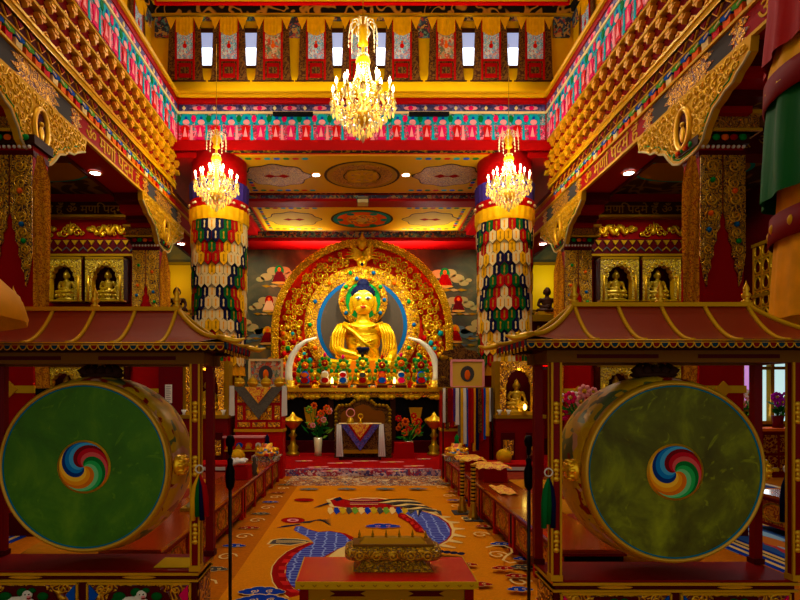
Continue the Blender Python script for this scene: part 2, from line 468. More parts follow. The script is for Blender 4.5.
# painted frieze: lotus strip, teal flower panels, pink jars.  o = lower corner, u = along
def frieze(mb, o, u, L, n_out, z0=6.235, z1=6.90):
    o = Vector(o); u = Vector(u); n_out = Vector(n_out); up = Vector((0,0,1))
    h = z1-z0
    def R(a0, a1, b0, b1, m, d=.0, t=.01):
        mb.prism([(a0,b0),(a1,b0),(a1,b1),(a0,b1)], o+n_out*d, u, up, n_out*t, m)
    R(0, L, 0, .43*h, 'frieze_pink', 0); R(0, L, .43*h, .74*h, 'frieze_teal', 0); R(0, L, .74*h, .80*h, 'cream', 0, .03); R(0, L, .80*h, h, 'frieze_night', 0, .012)
    per = .28; N = int(L/per)
    for i in range(N):
        a = i*per
        mb.prism([(a+.04, .01), (a+.2, .01), (a+.17, .15*h), (a+.2, .36*h), (a+.15, .42*h), (a+.09, .42*h), (a+.04, .36*h), (a+.07, .15*h)], o+n_out*.01, u, up, n_out*.012, 'pink' if i % 2 else 'red_bright')
        mb.prism([(a+.08, .1*h), (a+.16, .1*h), (a+.12, .38*h)], o+n_out*.022, u, up, n_out*.004, 'pink_pale')
        mb.prism([(a+.21, .0), (a+.27, .0), (a+.25, .42*h), (a+.22, .42*h)], o+n_out*.01, u, up, n_out*.01, 'teal' if i % 3 else 'pink_pale')
        mb.prism([(a+.02, .44*h), (a+.26, .44*h), (a+.26, .6*h), (a+.2, .73*h), (a+.08, .73*h), (a+.02, .6*h)], o+n_out*.01, u, up, n_out*.008, 'teal')
        mb.prism(ell(a+.14, .5*h, .065, .05, 8), o+n_out*.018, u, up, n_out*.008, 'pink_pale')
        mb.prism(ell(a, .6*h, .05, .07, 6), o+n_out*.018, u, up, n_out*.008, 'pink' if i % 2 else 'green')
        mb.prism(ell(a+.14, .62*h, .03, .03, 6), o+n_out*.02, u, up, n_out*.006, 'blue')
    for i in range(N//2):
        a = .1+i*per*2
        mb.prism(ell(a+.28, .9*h, .13, .04, 8), o+n_out*.012, u, up, n_out*.006, 'pink_pale')
        mb.prism(ell(a+.28, .9*h, .05, .045, 6), o+n_out*.014, u, up, n_out*.008, 'pink')
        mb.prism(ell(a, .9*h, .035, .045, 4), o+n_out*.012, u, up, n_out*.008, 'cream')
mb = MB().box(-3.5, 3.5, YE+.03, YE+.5, 6.235, 7.0, 'red_paint')
frieze(mb, (-3.4, YE+.03, 6.235), (1,0,0), 6.8, (0,-1,0))
mb.box(-3.6, 3.6, YE-.03, YE+.5, 6.90, 7.0, 'red_paint'); mb.box(-3.6, 3.6, YE-.06, YE+.5, 7.0, 7.07, 'ochre')
mb.box(-3.6, 3.6, YE-.08, YE-.02, 7.07, 7.1, 'gold_paint')
mb.box(-3.6, 3.6, YE+.0, YE+.5, 6.05, 6.235, 'red_paint')
struct(mb, 'wall_frieze_end')
def sb(mb, sg, xa, xb, y0, y1, z0, z1, m): mb.box(min(sg*xa, sg*xb), max(sg*xa, sg*xb), y0, y1, z0, z1, m)
Y0 = -3.0
for nm, sg in XS:
    mb = MB(); sb(mb, sg, 3.43, 4.1, Y0, YE+.5, 6.235, 6.9, 'red_paint')
    frieze(mb, (sg*3.43, Y0, 6.235), (0,1,0), YE-Y0, (-sg,0,0))
    sb(mb, sg, 3.40, 4.15, Y0, YE, 6.90, 7.0, 'red_paint'); sb(mb, sg, 3.36, 4.15, Y0, YE, 7.0, 7.07, 'gold_paint')
    struct(mb, 'wall_frieze_'+nm)
    # carved cornice rows
    rows = [(3.44, 5.99, 6.235), (3.48, 5.77, 5.99), (3.52, 5.58, 5.77)]
    for k, (x, z0, z1) in enumerate(rows):
        mb = MB(); sb(mb, sg, x+.07, 4.1, Y0, YE+.4, z0, z1, 'cornice_red')
        sb(mb, sg, x-.012, x+.12, Y0, YE+.4, z1-.035, z1, 'gold_paint')
        n = int((YE+.4-Y0)/.26); h = z1-z0
        for i in range(n):
            y = Y0+.13+i*.26+(.13 if k % 2 else 0); c = sg*(x+.05)
            xa, xb = min(sg*x, sg*(x+.08)), max(sg*x, sg*(x+.08))
            zt = z1-.035; G = 'cornice_gold'
            mb.prism([(-.05,zt),(.05,zt),(.035,zt-h*.22),(-.035,zt-h*.22)], (sg*x, y, 0), (0,1,0), (0,0,1), (sg*.08,0,0), G)
            mb.prism([(-.08,zt-h*.18),(-.03,zt-h*.12),(0,zt-h*.2),(.03,zt-h*.12),(.08,zt-h*.18),(.045,zt-h*.34),(.02,zt-h*.34),(0,zt-h*.58),(-.02,zt-h*.34),(-.045,zt-h*.34)], (sg*(x+.012), y, 0), (0,1,0), (0,0,1), (sg*.06,0,0), G)
            mb.prism([(-.025,z0),(.025,z0),(.015,z0+h*.1),(-.015,z0+h*.1)], (sg*(x+.03), y+.13, 0), (0,1,0), (0,0,1), (sg*.05,0,0), G)
            mb.prism([(-.07,z0),(-.05,z0),(0,z0+h*.2),(.05,z0),(.07,z0),(0,z0+h*.3)], (sg*(x+.045), y+.13, 0), (0,1,0), (0,0,1), (sg*.03,0,0), G)
        struct(mb, 'trim_cornice_carving')
    mb = MB(); sb(mb, sg, 3.585, 4.1, Y0, YE+.4, 5.47, 5.58, 'gold_paint'); sb(mb, sg, 3.565, 4.1, Y0, YE+.4, 5.545, 5.58, 'gold')
    sb(mb, sg, 3.58, 4.1, Y0, YE+.4, 5.47, 5.485, 'gold')
    struct(mb, 'trim_gold_moulding')
    mb = MB(); sb(mb, sg, 3.63, 4.1, Y0, 16, 5.38, 5.47, 'red_dark')
    n = int((YE+.4-Y0)/.2)
    for i in range(n):
        y = Y0+.1+i*.2
        mb.prism([(-.09, .09), (.09, .09), (0, .0)], (sg*3.63, y, 5.38), (0,1,0), (0,0,1), (-sg*.015,0,0), 'cornice_gold'); mb.prism([(-.06, .085), (.06, .085), (0, .018)], (sg*3.615, y, 5.38), (0,1,0), (0,0,1), (-sg*.012,0,0), 'cornice_red')
    struct(mb, 'trim_triangle_row')
    mb = MB(); sb(mb, sg, 3.69, 4.15, Y0, 16, 5.21, 5.38, 'red_paint'); sb(mb, sg, 3.63, 4.15, Y0, 16, 5.36, 5.385, 'gold_paint')
    cyc = [('green_light', 'orange'), ('blue', 'orange'), ('green_light', 'red_bright'), ('blue', 'cream')]
    n = int((YE+.4-Y0)/.17)
    for i in range(n):
        y = Y0+.08+i*.17; a, b = cyc[i % 4]
        mb.prism([(-.08,.14),(.08,.14),(.085,.1),(0,.075),(-.085,.1)], (sg*3.69, y, 5.215), (0,1,0), (0,0,1), (-sg*.05,0,0), a)
        mb.prism([(-.06,.095),(0,.07),(.06,.095),(.05,.01),(-.05,.01)], (sg*3.69, y, 5.215), (0,1,0), (0,0,1), (-sg*.04,0,0), b)
        mb.prism([(-.075,.135),(.0,.11),(.0,.095),(-.08,.115)], (sg*3.64, y, 5.215), (0,1,0), (0,0,1), (-sg*.006,0,0), 'cream')
    struct(mb, 'trim_lotus_petal_row')
    # the main beam with panels and gilded lettering
    mb = MB(); sb(mb, sg, 3.68, 4.18, Y0, 16, 4.90, 5.21, 'red_paint')
    sb(mb, sg, 3.645, 3.69, Y0, 16, 4.89, 4.925, 'gold_paint'); sb(mb, sg, 3.645, 3.69, Y0, 16, 5.185, 5.215, 'gold_paint')
    mb.box(min(sg*4.16, sg*4.2), max(sg*4.16, sg*4.2), Y0, 16, 4.86, 4.93, 'red_dark')
    for c in (2.2, 6.1, 10.0):
        def wav(y0, y1, m, w=.07, d=.01):
            z = [0, .05, .1, .15, .2, .25]
            l = [(y0+(w if i % 2 else -w*.4), q) for i, q in enumerate(z)]; r = [(y1+(-w if i % 2 else w*.4), q) for i, q in enumerate(z)]
            mb.prism(l+r[::-1], (sg*3.68, 0, 4.93), (0,1,0), (0,0,1), (-sg*d,0,0), m)
        wav(c-.95, c-.72, 'filigree'); wav(c-.76, c-.3, 'grey_panel', .03, .006); wav(c-.42, c+.42, 'filigree', .1, .014); wav(c+.3, c+.76, 'grey_panel', .03, .006); wav(c+.72, c+.95, 'filigree')
    me = text_mesh(MANTRA, .25, 'gold')
    for c in (4.15, 8.05):
        Mx = Matrix(((0,0,-sg*1.0,sg*3.672),(sg*-1.25,0,0,c),(0,1.15,0,5.05),(0,0,0,1)))
        text_into(mb, me, Mx, 'gold_paint')
    struct(mb, 'trim_main_beam')

# sanctuary ceiling with painted coffers
mb = MB().box(-4.2, 4.2, YE+.05, 16.2, 6.05, 6.3, 'red_paint')
for (y0, y1, m, hx) in ((10.1, 12.1, 'gold_dull', 2.55), (12.85, 14.9, 'ochre', 2.68)):
    mb.box(-hx-.12, hx+.12, y0-.08, y1+.08, 6.035, 6.05, 'dark_paint')
    mb.box(-hx, hx, y0, y1, 6.03, 6.045, 'red_bright'); mb.box(-hx+.04, hx-.04, y0+.04, y1-.04, 6.025, 6.04, 'gold'); mb.box(-hx+.08, hx-.08, y0+.08, y1-.08, 6.02, 6.035, 'panel_a' if m == 'gold_dull' else 'panel_b')
    cy = (y0+y1)/2; U = (1,0,0); V = (0,1,0); D = (0,0,.004)
    for i in range(26):
        for s in (-1, 1):
            t = i/26
            if abs(t-.5) > .22: mb.prism(ell((t-.5)*2*(hx-.2), s*((y1-y0)/2-.2), .07, .045, 6), (0, cy, 6.014), U, V, D, ('blue', 'green', 'red_bright', 'teal')[i % 4])
            if i < 10: mb.prism(ell(s*(hx-.2), (i/10-.46)*(y1-y0-.5), .05, .06, 6), (0, cy, 6.014), U, V, D, ('green', 'blue', 'red_bright')[i % 3])
    big = .78 if m == 'gold_dull' else .8
    cols = ['dark_wood', 'gold_dull', 'filigree_dark', 'dark_wood', 'filigree_dark'] if m == 'gold_dull' else ['dark_wood', 'teal', 'orange', 'ochre', 'jewels']
    for k, (rr, cc) in enumerate(zip((1, .93, .8, .5, .46), cols)):
        mb.prism(ell(0, 0, big*rr, big*rr*.9, 36), (0.0, cy, 6.012-k*.004), U, V, D, cc)
    if m == 'ochre':
        for k in range(12):
            a = k*PI/6; mb.prism(ell(.57*math.cos(a), .5*math.sin(a), .1, .09, 8), (0, cy, 5.994), U, V, D, 'orange' if k % 2 else 'teal')
        mb.prism(ell(0, 0, .16, .14, 12), (0, cy, 5.99), U, V, D, 'cream')
    else:
        for k in range(4):
            mb.prism([(-.3,-.3),(.3,-.3),(.3,-.22),(-.3,-.22)], (0, cy, 5.992), (math.cos(k*PI/2), math.sin(k*PI/2), 0), (-math.sin(k*PI/2), math.cos(k*PI/2), 0), D, 'gold_paint')
            mb.prism([(-.03,-.3),(.03,-.3),(.03,.3),(-.03,.3)], (0, cy, 5.992), (math.cos(k*PI/4), math.sin(k*PI/4), 0), (-math.sin(k*PI/4), math.cos(k*PI/4), 0), D, 'gold_paint')
    for s in (-1, 1):
        og = [((.62+.035*math.cos(8*a)+.05*max(0,math.cos(2*a))**6)*math.cos(a), (.52+.03*math.cos(8*a))*math.sin(a)) for a in [i*2*PI/64 for i in range(64)]]
        mb.prism([(x*1.04, y*1.06) for x, y in og], (s*1.75, cy, 6.013), U, V, D, 'dark_wood')
        mb.prism(og, (s*1.75, cy, 6.009), U, V, D, 'filigree_dark' if m == 'gold_dull' else 'pale_medallion')
        for q in (-.14, .14): mb.prism(ell(q, 0, .13, .09, 4), (s*1.75, cy, 6.004), U, V, D, 'carpet_maroon')
        mb.prism([(-.24,-.02),(.24,-.02),(.24,.02),(-.24,.02)], (s*1.75, cy, 6.003), U, V, D, 'carpet_maroon')
mb.box(-3.6, 3.6, 12.3, 12.7, 5.92, 6.05, 'red_paint'); mb.box(-3.6, 3.6, 12.28, 12.32, 5.98, 6.05, 'floral_band'); mb.box(-3.6, 3.6, 12.7, 12.74, 5.93, 6.04, 'floral_band')
mb.box(-3.6, 3.6, 15.1, 16.0, 5.80, 6.05, 'red_paint'); mb.box(-3.6, 3.6, 15.06, 15.1, 5.9, 6.05, 'floral_band')
for s in (-1, 1): mb.box(min(s*2.9, s*3.6), max(s*2.9, s*3.6), 10.1, 15.1, 5.95, 6.05, 'red_paint')
struct(mb, 'ceiling_sanctuary')
# back wall with murals, sanctuary side walls
mb = MB().box(-6.6, 6.6, 16, 16.2, 0, 6.05, 'mural')
random.seed(3)
def fig(x, z, s, robe='maroon', cloud='cream'):
    yy = 15.99
    U, V, D = (1,0,0), (0,0,1), (0,-.006,0)
    for (a, b, r) in ((-.55,.05,.26),(-.25,.3,.28),(.2,.32,.28),(.5,.12,.28),(.0,-.1,.3),(.75,-.05,.2),(-.8,-.05,.18),(.95,.05,.12)):
        mb.prism(ell(x+a*s, z+b*s, r*s, r*s*.62, 12), (0, yy, 0), U, V, D, cloud)
    yy -= .008
    mb.prism(ell(x, z+.3*s, .2*s, .24*s, 14), (0, yy, 0), U, V, D, 'halo_green' if z > 4.5 else 'ochre' if z < 3.5 else 'carpet_maroon')
    for k in range(5): mb.prism([(x-.75*s+.3*k*s, z-.32*s), (x-.55*s+.3*k*s, z-.28*s), (x-.3*s+.3*k*s, z-.34*s), (x-.55*s+.3*k*s, z-.4*s)], (0, yy, 0), U, V, D, cloud if k % 2 else 'gold_dull')
    mb.prism([(x-.3*s, z-.16*s), (x+.3*s, z-.16*s), (x+.24*s, z+.0*s), (x+.12*s, z+.28*s), (x-.12*s, z+.28*s), (x-.24*s, z+.0*s)], (0, yy-.006, 0), U, V, D, robe)
    mb.prism(ell(x, z+.36*s, .07*s, .09*s, 10), (0, yy-.012, 0), U, V, D, 'orange')
    mb.prism(ell(x, z-.2*s, .34*s, .05*s, 10), (0, yy-.012, 0), U, V, D, 'pale_medallion')
for i, (x, z, s, r, c) in enumerate(((-2.45, 4.95, .7, 'maroon', 'mural_cloud'), (-2.75, 4.1, .62, 'cream', 'mural_cloud'), (-2.8, 3.15, .7, 'silk_maroon', 'mural_blue'), (-2.7, 2.3, .6, 'ochre', 'mural_blue'),
        (2.45, 4.85, .75, 'carpet_maroon', 'mural_cloud'), (2.85, 4.1, .62, 'maroon', 'mural_cloud'), (2.75, 3.2, .7, 'carpet_maroon', 'mural_blue'), (2.9, 2.3, .6, 'ochre', 'mural_cloud'), (-3.6, 3.4, .7, 'maroon', 'mural_cloud'), (3.6, 3.4, .7, 'maroon', 'mural_cloud'))):
    fig(x, z, s, r, c)
struct(mb, 'wall_back')
for nm, sg in XS:
    mb = MB(); sb(mb, sg, 6.4, 6.6, 10.7, 16, 0, 6.05, 'red_dark'); struct(mb, 'wall_sanctuary_'+nm)
    # wall closing each side aisle, and the outer side walls
    mb = MB(); sb(mb, sg, 4.4, 7.35, 10.45, 10.65, 0, 5.4, 'red_paint')
    sb(mb, sg, 4.2, 7.3, 10.3, 10.45, 4.92, 5.2, 'dark_wood'); sb(mb, sg, 4.2, 7.3, 10.25, 10.45, 4.90, 4.94, 'gold_dull')
    me = text_mesh(MANTRA, .22, 'gold_dull')
    for c in (5.0, 6.35): text_into(mb, me, Matrix(((1,0,0,sg*c),(0,0,1,10.295),(0,1,0,5.05),(0,0,0,1))) @ Matrix.Diagonal((1.05,1,-1,1)), 'gold_dull')
    # triangle and zigzag cornice over the niches
    sb(mb, sg, 4.2, 7.2, 10.2, 10.45, 4.16, 4.46, 'red_dark')
    for i in range(18):
        x = sg*(4.3+i*.16)
        mb.prism([(-.06,.09),(.06,.09),(0,0)], (x, 10.2, 4.34), (1,0,0), (0,0,1), (0,-.02,0), 'gold_dull')
        mb.prism([(-.08,.02),(0,.09),(.08,.02),(.08,.045),(0,.115),(-.08,.045)], (x, 10.2, 4.2), (1,0,0), (0,0,1), (0,-.015,0), 'gold_dull' if i % 2 else 'grey_panel')
    sb(mb, sg, 4.2, 7.2, 10.16, 10.45, 4.13, 4.17, 'gold_dull')
    struct(mb, 'wall_aisle_'+nm)
    mb = MB(); sb(mb, sg, 8.6, 8.8, -4, 10.7, 0, 5.4, 'red_dark')
    sb(mb, sg, 7.35, 7.5, -4, 10.6, 2.35, 5.4, 'red_dark')
    struct(mb, 'wall_'+nm)
    mb = MB(); sb(mb, sg, 4.18, 8.8, -4, 10.7, 5.4, 5.55, 'ceiling_aisle')
    sb(mb, sg, 4.25, 7.3, 7.8, 8.1, 5.0, 5.4, 'red_dark')
    me = text_mesh(MANTRA, .2, 'gold_dull')
    for c in (5.0, 6.3): text_into(mb, me, Matrix(((1,0,0,sg*c),(0,0,1,7.795),(0,1,0,5.2),(0,0,0,1))) @ Matrix.Diagonal((1.05,1,-1,1)), 'gold_dull')
    mb.prism(ell(0, 0, 1.0, .55, 30), (sg*5.7, 9.3, 5.395), (1,0,0), (0,1,0), (0,0,.01), 'teal')
    mb.prism(ell(0, 0, .93, .5, 30), (sg*5.7, 9.3, 5.39), (1,0,0), (0,1,0), (0,0,.01), 'gold_dull')
    struct(mb, 'ceiling_aisle_'+nm)
# dais
mb = MB().box(-6.4, 6.4, 10.1, 16, 0, .12, 'carpet_red'); mb.box(-1.6, 1.6, 10.07, 10.1, 0, .12, 'cloud_border')
mb.box(-6.4, 6.4, 12.9, 16, .12, .4, 'red_dark')
struct(mb, 'trim_dais')
# doorway end beside the window: conservatory window on the olive-drum side
mb = MB()
mb.box(7.3, 8.6, 10.5, 10.6, .95, 2.35, 'window_view'); mb.box(7.3, 7.62, 10.46, 10.5, .95, 2.35, 'window_pink')
for x in (7.28, 7.62, 7.86, 8.55): mb.box(x, x+.07, 10.38, 10.5, .95, 2.35, 'gold_dull')
for z in (.95, 2.0, 2.3): mb.box(7.62, 8.6, 10.4, 10.5, z, z+.06, 'gold_dull')
mb.box(7.93, 8.55, 10.40, 10.47, 1.05, 2.0, 'window_view')
struct(mb, 'window_1')
struct(MB().box(7.3, 8.8, 10.45, 10.62, 0, .95, 'red_dark').box(7.3, 8.8, 10.45, 10.62, 2.35, 5.4, 'red_dark'), 'wall_window_end')
struct(MB().box(-8.8, -7.3, 10.45, 10.62, 0, 5.4, 'red_dark'), 'wall_shrine_end')
# clerestory windows
for i, px in enumerate((207, 251, 337, 383, 468, 513)):
    x = (px-362)/540*10.5; w = .13
    mb = MB().box(x-w-.05, x+w+.05, 10.46, 10.5, 7.86, 8.62, 'dark_wood'); mb.box(x-w, x+w, 10.44, 10.47, 7.9, 8.5, 'window_sky')
    mb.box(x-w, x+w, 10.42, 10.45, 8.22, 8.5, 'window_shade')
    struct(mb, 'window_%d' % (i+2))
# ================================================================ pillars, wings, niches, shrine
SIDE = {-1: 'green drum side', 1: 'olive drum side'}
def hornament(mb, o, u, nrm, hw, rich=True):
    o = Vector(o); u = Vector(u); nrm = Vector(nrm); up = Vector((0,0,1))
    for s in (-1, 1):
        pts = [(s*hw,4.12),(s*.01,4.12),(s*.01,3.5),(s*.035,3.42),(s*.03,3.34),(s*.07,3.28),(s*.065,3.2),(s*.105,3.13),(s*.1,3.04),(s*.135,2.98),(s*.13,2.9),(s*.165,2.84),(s*.175,2.7),(s*.2,2.78),(s*(hw-.02),2.9),(s*(hw+.005),3.05)]
        mb.prism(pts, o+nrm*.0, u, up, nrm*.02, 'filigree_fine')
        if rich:
            for k, z in enumerate((4.0, 3.82, 3.64, 3.46, 3.28, 3.1, 2.95)):
                a = (.12, .12, .12, .13, .15, .165, .19)[k]; r = (.07,.08,.075,.075,.06,.05,.035)[k]
                mb.tube(spiral(o+u*(s*a)+up*z+nrm*.025, r, 1.5, s*(1 if k % 2 else -1), k, 16, u, up), .009, 'gold', 4)
            for k, z in enumerate((3.73, 3.37, 3.19)):
                mb.ball(o+u*(s*(.12+.02*k))+up*(z if s > 0 else z+.12)+nrm*.03, (.03,.03,.03), ('halo_green', 'orange', 'disc_blue')[(k+(s > 0)) % 3], 8, 5)
    return mb
for nm, sg in XS:
    for k, yc in enumerate((6.1, 10.0)):
        cx = sg*3.9 if (sg > 0 or k) else -3.81; w = .25; yp = yc-.10; wd = .15
        t = thing('pillar', 'red square %s pillar with gilded two-lobed capital ornament, %s' % ('near' if k == 0 else 'far', SIDE[sg]), 'pillar', (cx, yc, 0)); t['kind'] = 'structure'
        mb = MB().box(cx-w+.01, cx+w-.01, yp-wd+.01, yp+wd-.01, 0, 4.24, 'red_paint'); mb.box(cx-w-.02, cx+w+.02, yp-wd-.02, yp+wd+.02, 0, .25, 'red_dark'); mb.build('shaft', t)
        mb = MB()
        mb.box(cx-w-.0, cx+w+.0, yp-wd-.0, yp+wd+.0, 4.12, 4.18, 'red_dark')
        mb.box(cx-w-.03, cx+w+.03, yp-wd-.03, yp+wd+.03, 4.24, 4.34, 'dark_wood')
        sb(mb, sg, 3.75, 4.24, yp-wd-.09, yp+wd+.09, 4.34, 4.52, 'filigree_dark'); sb(mb, sg, 3.74, 4.26, yp-wd-.11, yp+wd+.11, 4.34, 4.37, 'gold_paint')
        sb(mb, sg, 3.74, 4.27, yp-wd-.12, yp+wd+.12, 4.52, 4.56, 'gold_paint')
        for i in range(9):
            a = -w+.03+i*(2*w-.06)/8
            mb.ball((cx+a, yp-wd-.02, 4.21), .02, 'white', 6, 4)
        for i in range(5):
            a = -w+.06+i*(2*w-.12)/4; c = ('carpet_maroon', 'halo_green', 'orange')[i % 3]
            mb.ball((cx+a, yp-wd-.05, 4.30), (.045,.02,.035), c, 8, 5)
        mb.build('capital', t)
        mb = hornament(MB(), (cx, yp-wd, 0), (1,0,0), (0,-1,0), .24); mb.build('gilded_ornament', t)
        mb = MB().box(cx-w-.01, cx+w+.01, yp-wd-.01, yp+wd+.01, 1.55, 1.63, 'paper_yellow')
        mb.prism([(-.09,0),(0,.09),(.09,0),(0,-.09)], (cx, yp-wd-.01, 1.59), (1,0,0), (0,0,1), (0,-.02,0), 'gold_paint'); mb.build('gold_band', t)
        # carved wing under the main beam
        f = 1.0
        out = [(-1.05,4.9),(-1.03,4.76),(-.95,4.70),(-.86,4.66),(-.8,4.60),(-.68,4.58),(-.6,4.53),(-.5,4.5),(-.44,4.42),(-.38,4.36),(-.33,4.26),(-.24,4.2),(-.1,4.17),(.1,4.17),(.22,4.22),(.32,4.32),(.4,4.42),(.52,4.47),(.58,4.53),(.72,4.56),(.8,4.62),(.92,4.68),(1.0,4.72),(1.05,4.9)]
        wlab = 'gilded carved wing bracket above the %s red pillar, %s' % ('near' if k == 0 else 'far', SIDE[sg])
        t = thing('wing_bracket', wlab, 'bracket', (sg*3.66, yc, 4.2)); t['kind'] = 'structure'
        mb = MB(); mb.prism(out, (sg*3.72, yc, 0), (0,1,0), (0,0,1), (-sg*.08,0,0), 'filigree', 'gold_paint')
        mb.tube([(sg*3.64, yc+a, z) for a, z in out[1:-1]], .014, 'beige', 5)
        mb.tube([(sg*3.64, yc+a*.93, z+.05) for a, z in out[2:-2]], .01, 'halo_green', 4)
        random.seed(5)
        for i in range(-9, 10):
            for j in range(6):
                a = i*.105; z = 4.84-j*.105
                lim = 4.9 if abs(a) > 1 else max(q[1] for q in [min(out, key=lambda p: abs(p[0]-a))])
                if z-.05 > lim and not (abs(a) < .15 and j > 0):
                    mb.tube(spiral((sg*3.635, yc+a, z), .058, 1.3, 1 if (i+j) % 2 else -1, i+j, 12, (0,1,0), (0,0,1)), .011, 'gold', 4)
        mb.build('carved_scrolls', t)
        mb = MB()
        for q, (hl, za, zb) in enumerate(((.98,4.76,4.9),(.8,4.64,4.76),(.6,4.57,4.64),(.42,4.5,4.57))): sb(mb, sg, 3.73+.01*q, 4.14-.01*q, yc-hl, yc+hl, za, zb, 'red_paint' if q % 2 else 'red_dark')
        mb.build('stepped_corbel', t)
        mb = MB(); mb.prism(ell(0, 4.52, .1, .19, 20), (sg*3.64, yc, 0), (0,1,0), (0,0,1), (-sg*.01,0,0), 'red_dark')
        mb.tube([(sg*3.625, yc+.125*math.cos(a), 4.53+.22*math.sin(a)) for a in [i*PI/12 for i in range(24)]], .032, 'gold', 6, closed=True)
        mb.ball((sg*3.62, yc, 4.47), (.02,.05,.09), 'gold', 8, 6); mb.ball((sg*3.62, yc, 4.58), .03, 'gold', 8, 6)
        for i in range(7): mb.ball((sg*3.615, yc-.15+i*.05, 4.29), (.02,.03,.03), ('halo_green', 'carpet_maroon', 'orange')[i % 3], 6, 4)
        mb.build('deity_niche', t)
        # long brocade strip at the pillar's inner corner
        z0 = 1.6 if k == 0 else .78
        xo = (abs(cx)-.35); yy = yc-.3
        mb = MB(); vs = []; rows = 26
        for i in range(rows+1):
            t_ = i/rows; z = 4.1+(z0-4.1)*t_
            ww = (.3+.7*min(1, t_*9)) if t_ < .12 else 1-.25*(t_-.12)
            for j in range(7):
                q = (j/6-.5)*ww; vs.append((sg*(xo+q*.19-.03*t_), yy+.018*math.sin(j*2.1+i*.25), z))
        n0 = len(vs); vs += [(x, y+.012, z) for x, y, z in vs]
        fs = [(i*7+j, i*7+j+1, (i+1)*7+j+1, (i+1)*7+j) for i in range(rows) for j in range(6)]
        mb.add(vs, fs+[tuple(n0+q for q in f) for f in fs], 'brocade', True)
        o = mb.build('brocade_strip', None, (sg*xo, yy, 4.1)); tag(o, 'long narrow golden brocade strip hanging at the %s red pillar, %s' % ('near' if k == 0 else 'far', SIDE[sg]), 'hanging cloth', 'brocade strips hanging at the pillars')
        mb = MB().box(sg*(xo-.03)-.07, sg*(xo-.03)+.07, yy-.015, yy+.015, z0-.07, z0, 'black'); mb.box(sg*(xo-.03)-.07, sg*(xo-.03)+.07, yy-.015, yy+.015, z0-.16, z0-.07, 'silk_red'); mb.build('dark_hem', o)

def bake(mb, name, voxel, m, parent=None, loc=None, smooth=6):
    o = mb.build(name, None, loc)
    r = o.modifiers.new('r', 'REMESH'); r.mode = 'VOXEL'; r.voxel_size = voxel; r.use_smooth_shade = True
    s = o.modifiers.new('s', 'SMOOTH'); s.factor = .5; s.iterations = smooth
    bpy.context.view_layer.update()
    me = bpy.data.meshes.new_from_object(o.evaluated_get(bpy.context.evaluated_depsgraph_get()))
    me.name = name; me.materials.clear(); me.materials.append(M[m])
    for p in me.polygons: p.use_smooth = True; p.material_index = 0
    n = o.name; bpy.data.objects.remove(o)
    q = bpy.data.objects.new(name, me); C.objects.link(q)
    if parent: q.parent = parent
    else: q.location = loc or (0,0,0)
    return q
def seated(mb, o, S, m, bowl=True):
    def Q(x, y, z): return (o[0]+x*S, o[1]+y*S, o[2]+z*S)
    def B(x, y, z, a, b, c): mb.ball(Q(x,y,z), (a*S,b*S,c*S), m, 18, 12)
    B(0,-.04,.09,.36,.19,.09); B(0,0,.2,.17,.12,.16); B(0,0,.34,.18,.12,.15); B(0,.0,.45,.21,.115,.09)
    for s in (-1, 1):
        B(s*.32,-.08,.09,.075,.09,.075)
        mb.tube([Q(s*.33,-.08,.085), Q(s*.12,-.17,.07), Q(-s*.12,-.21,.075)], [.075*S,.07*S,.05*S], m, 12)
        B(s*.215,0,.455,.07,.075,.07)
        mb.tube([Q(s*.22,0,.46), Q(s*.275,.0,.36), Q(s*.295,.0,.26)], [.066*S,.058*S,.05*S], m, 12)
    mb.tube([Q(.295,0,.27), Q(.29,-.09,.2), Q(.26,-.17,.155)], [.052*S,.045*S,.034*S], m, 12)
    mb.tube([Q(-.295,0,.27), Q(-.2,-.13,.22), Q(-.06,-.2,.185)], [.052*S,.044*S,.034*S], m, 12)
    for k in range(5):                                     # fingers of the hand lying over the knee, and of the one in the lap
        mb.tube([Q(.27-.022*k,-.17,.155), Q(.265-.022*k,-.235,.12), Q(.262-.02*k,-.25,.07-.004*(k in (0, 4))*5)], [.017*S,.014*S,.011*S], m, 8)
        mb.tube([Q(-.07,-.19-.012*k,.175), Q(.0,-.2-.014*k,.168), Q(.06-(k == 4)*.03,-.2-.012*k,.175)], [.017*S,.014*S,.011*S], m, 8)
    mb.tube([Q(0,0,.48), Q(0,-.01,.62)], [.075*S,.06*S], m, 14)
    B(0,-.015,.745,.11,.112,.14); B(0,-.035,.665,.082,.085,.07)
    for s in (-1, 1): mb.tube([Q(s*.108,0,.79), Q(s*.124,.0,.71), Q(s*.115,-.005,.61)], [.02*S,.022*S,.02*S], m, 8)
    mb.tube([Q(0,-.12,.76), Q(0,-.138,.705)], [.01*S,.02*S], m, 8)
    if bowl: mb.lathe([(.0,0),(.05*S,.0),(.075*S,.05*S),(.0,.06*S)], Q(0,-.2,.2), m, 12)
    return Q

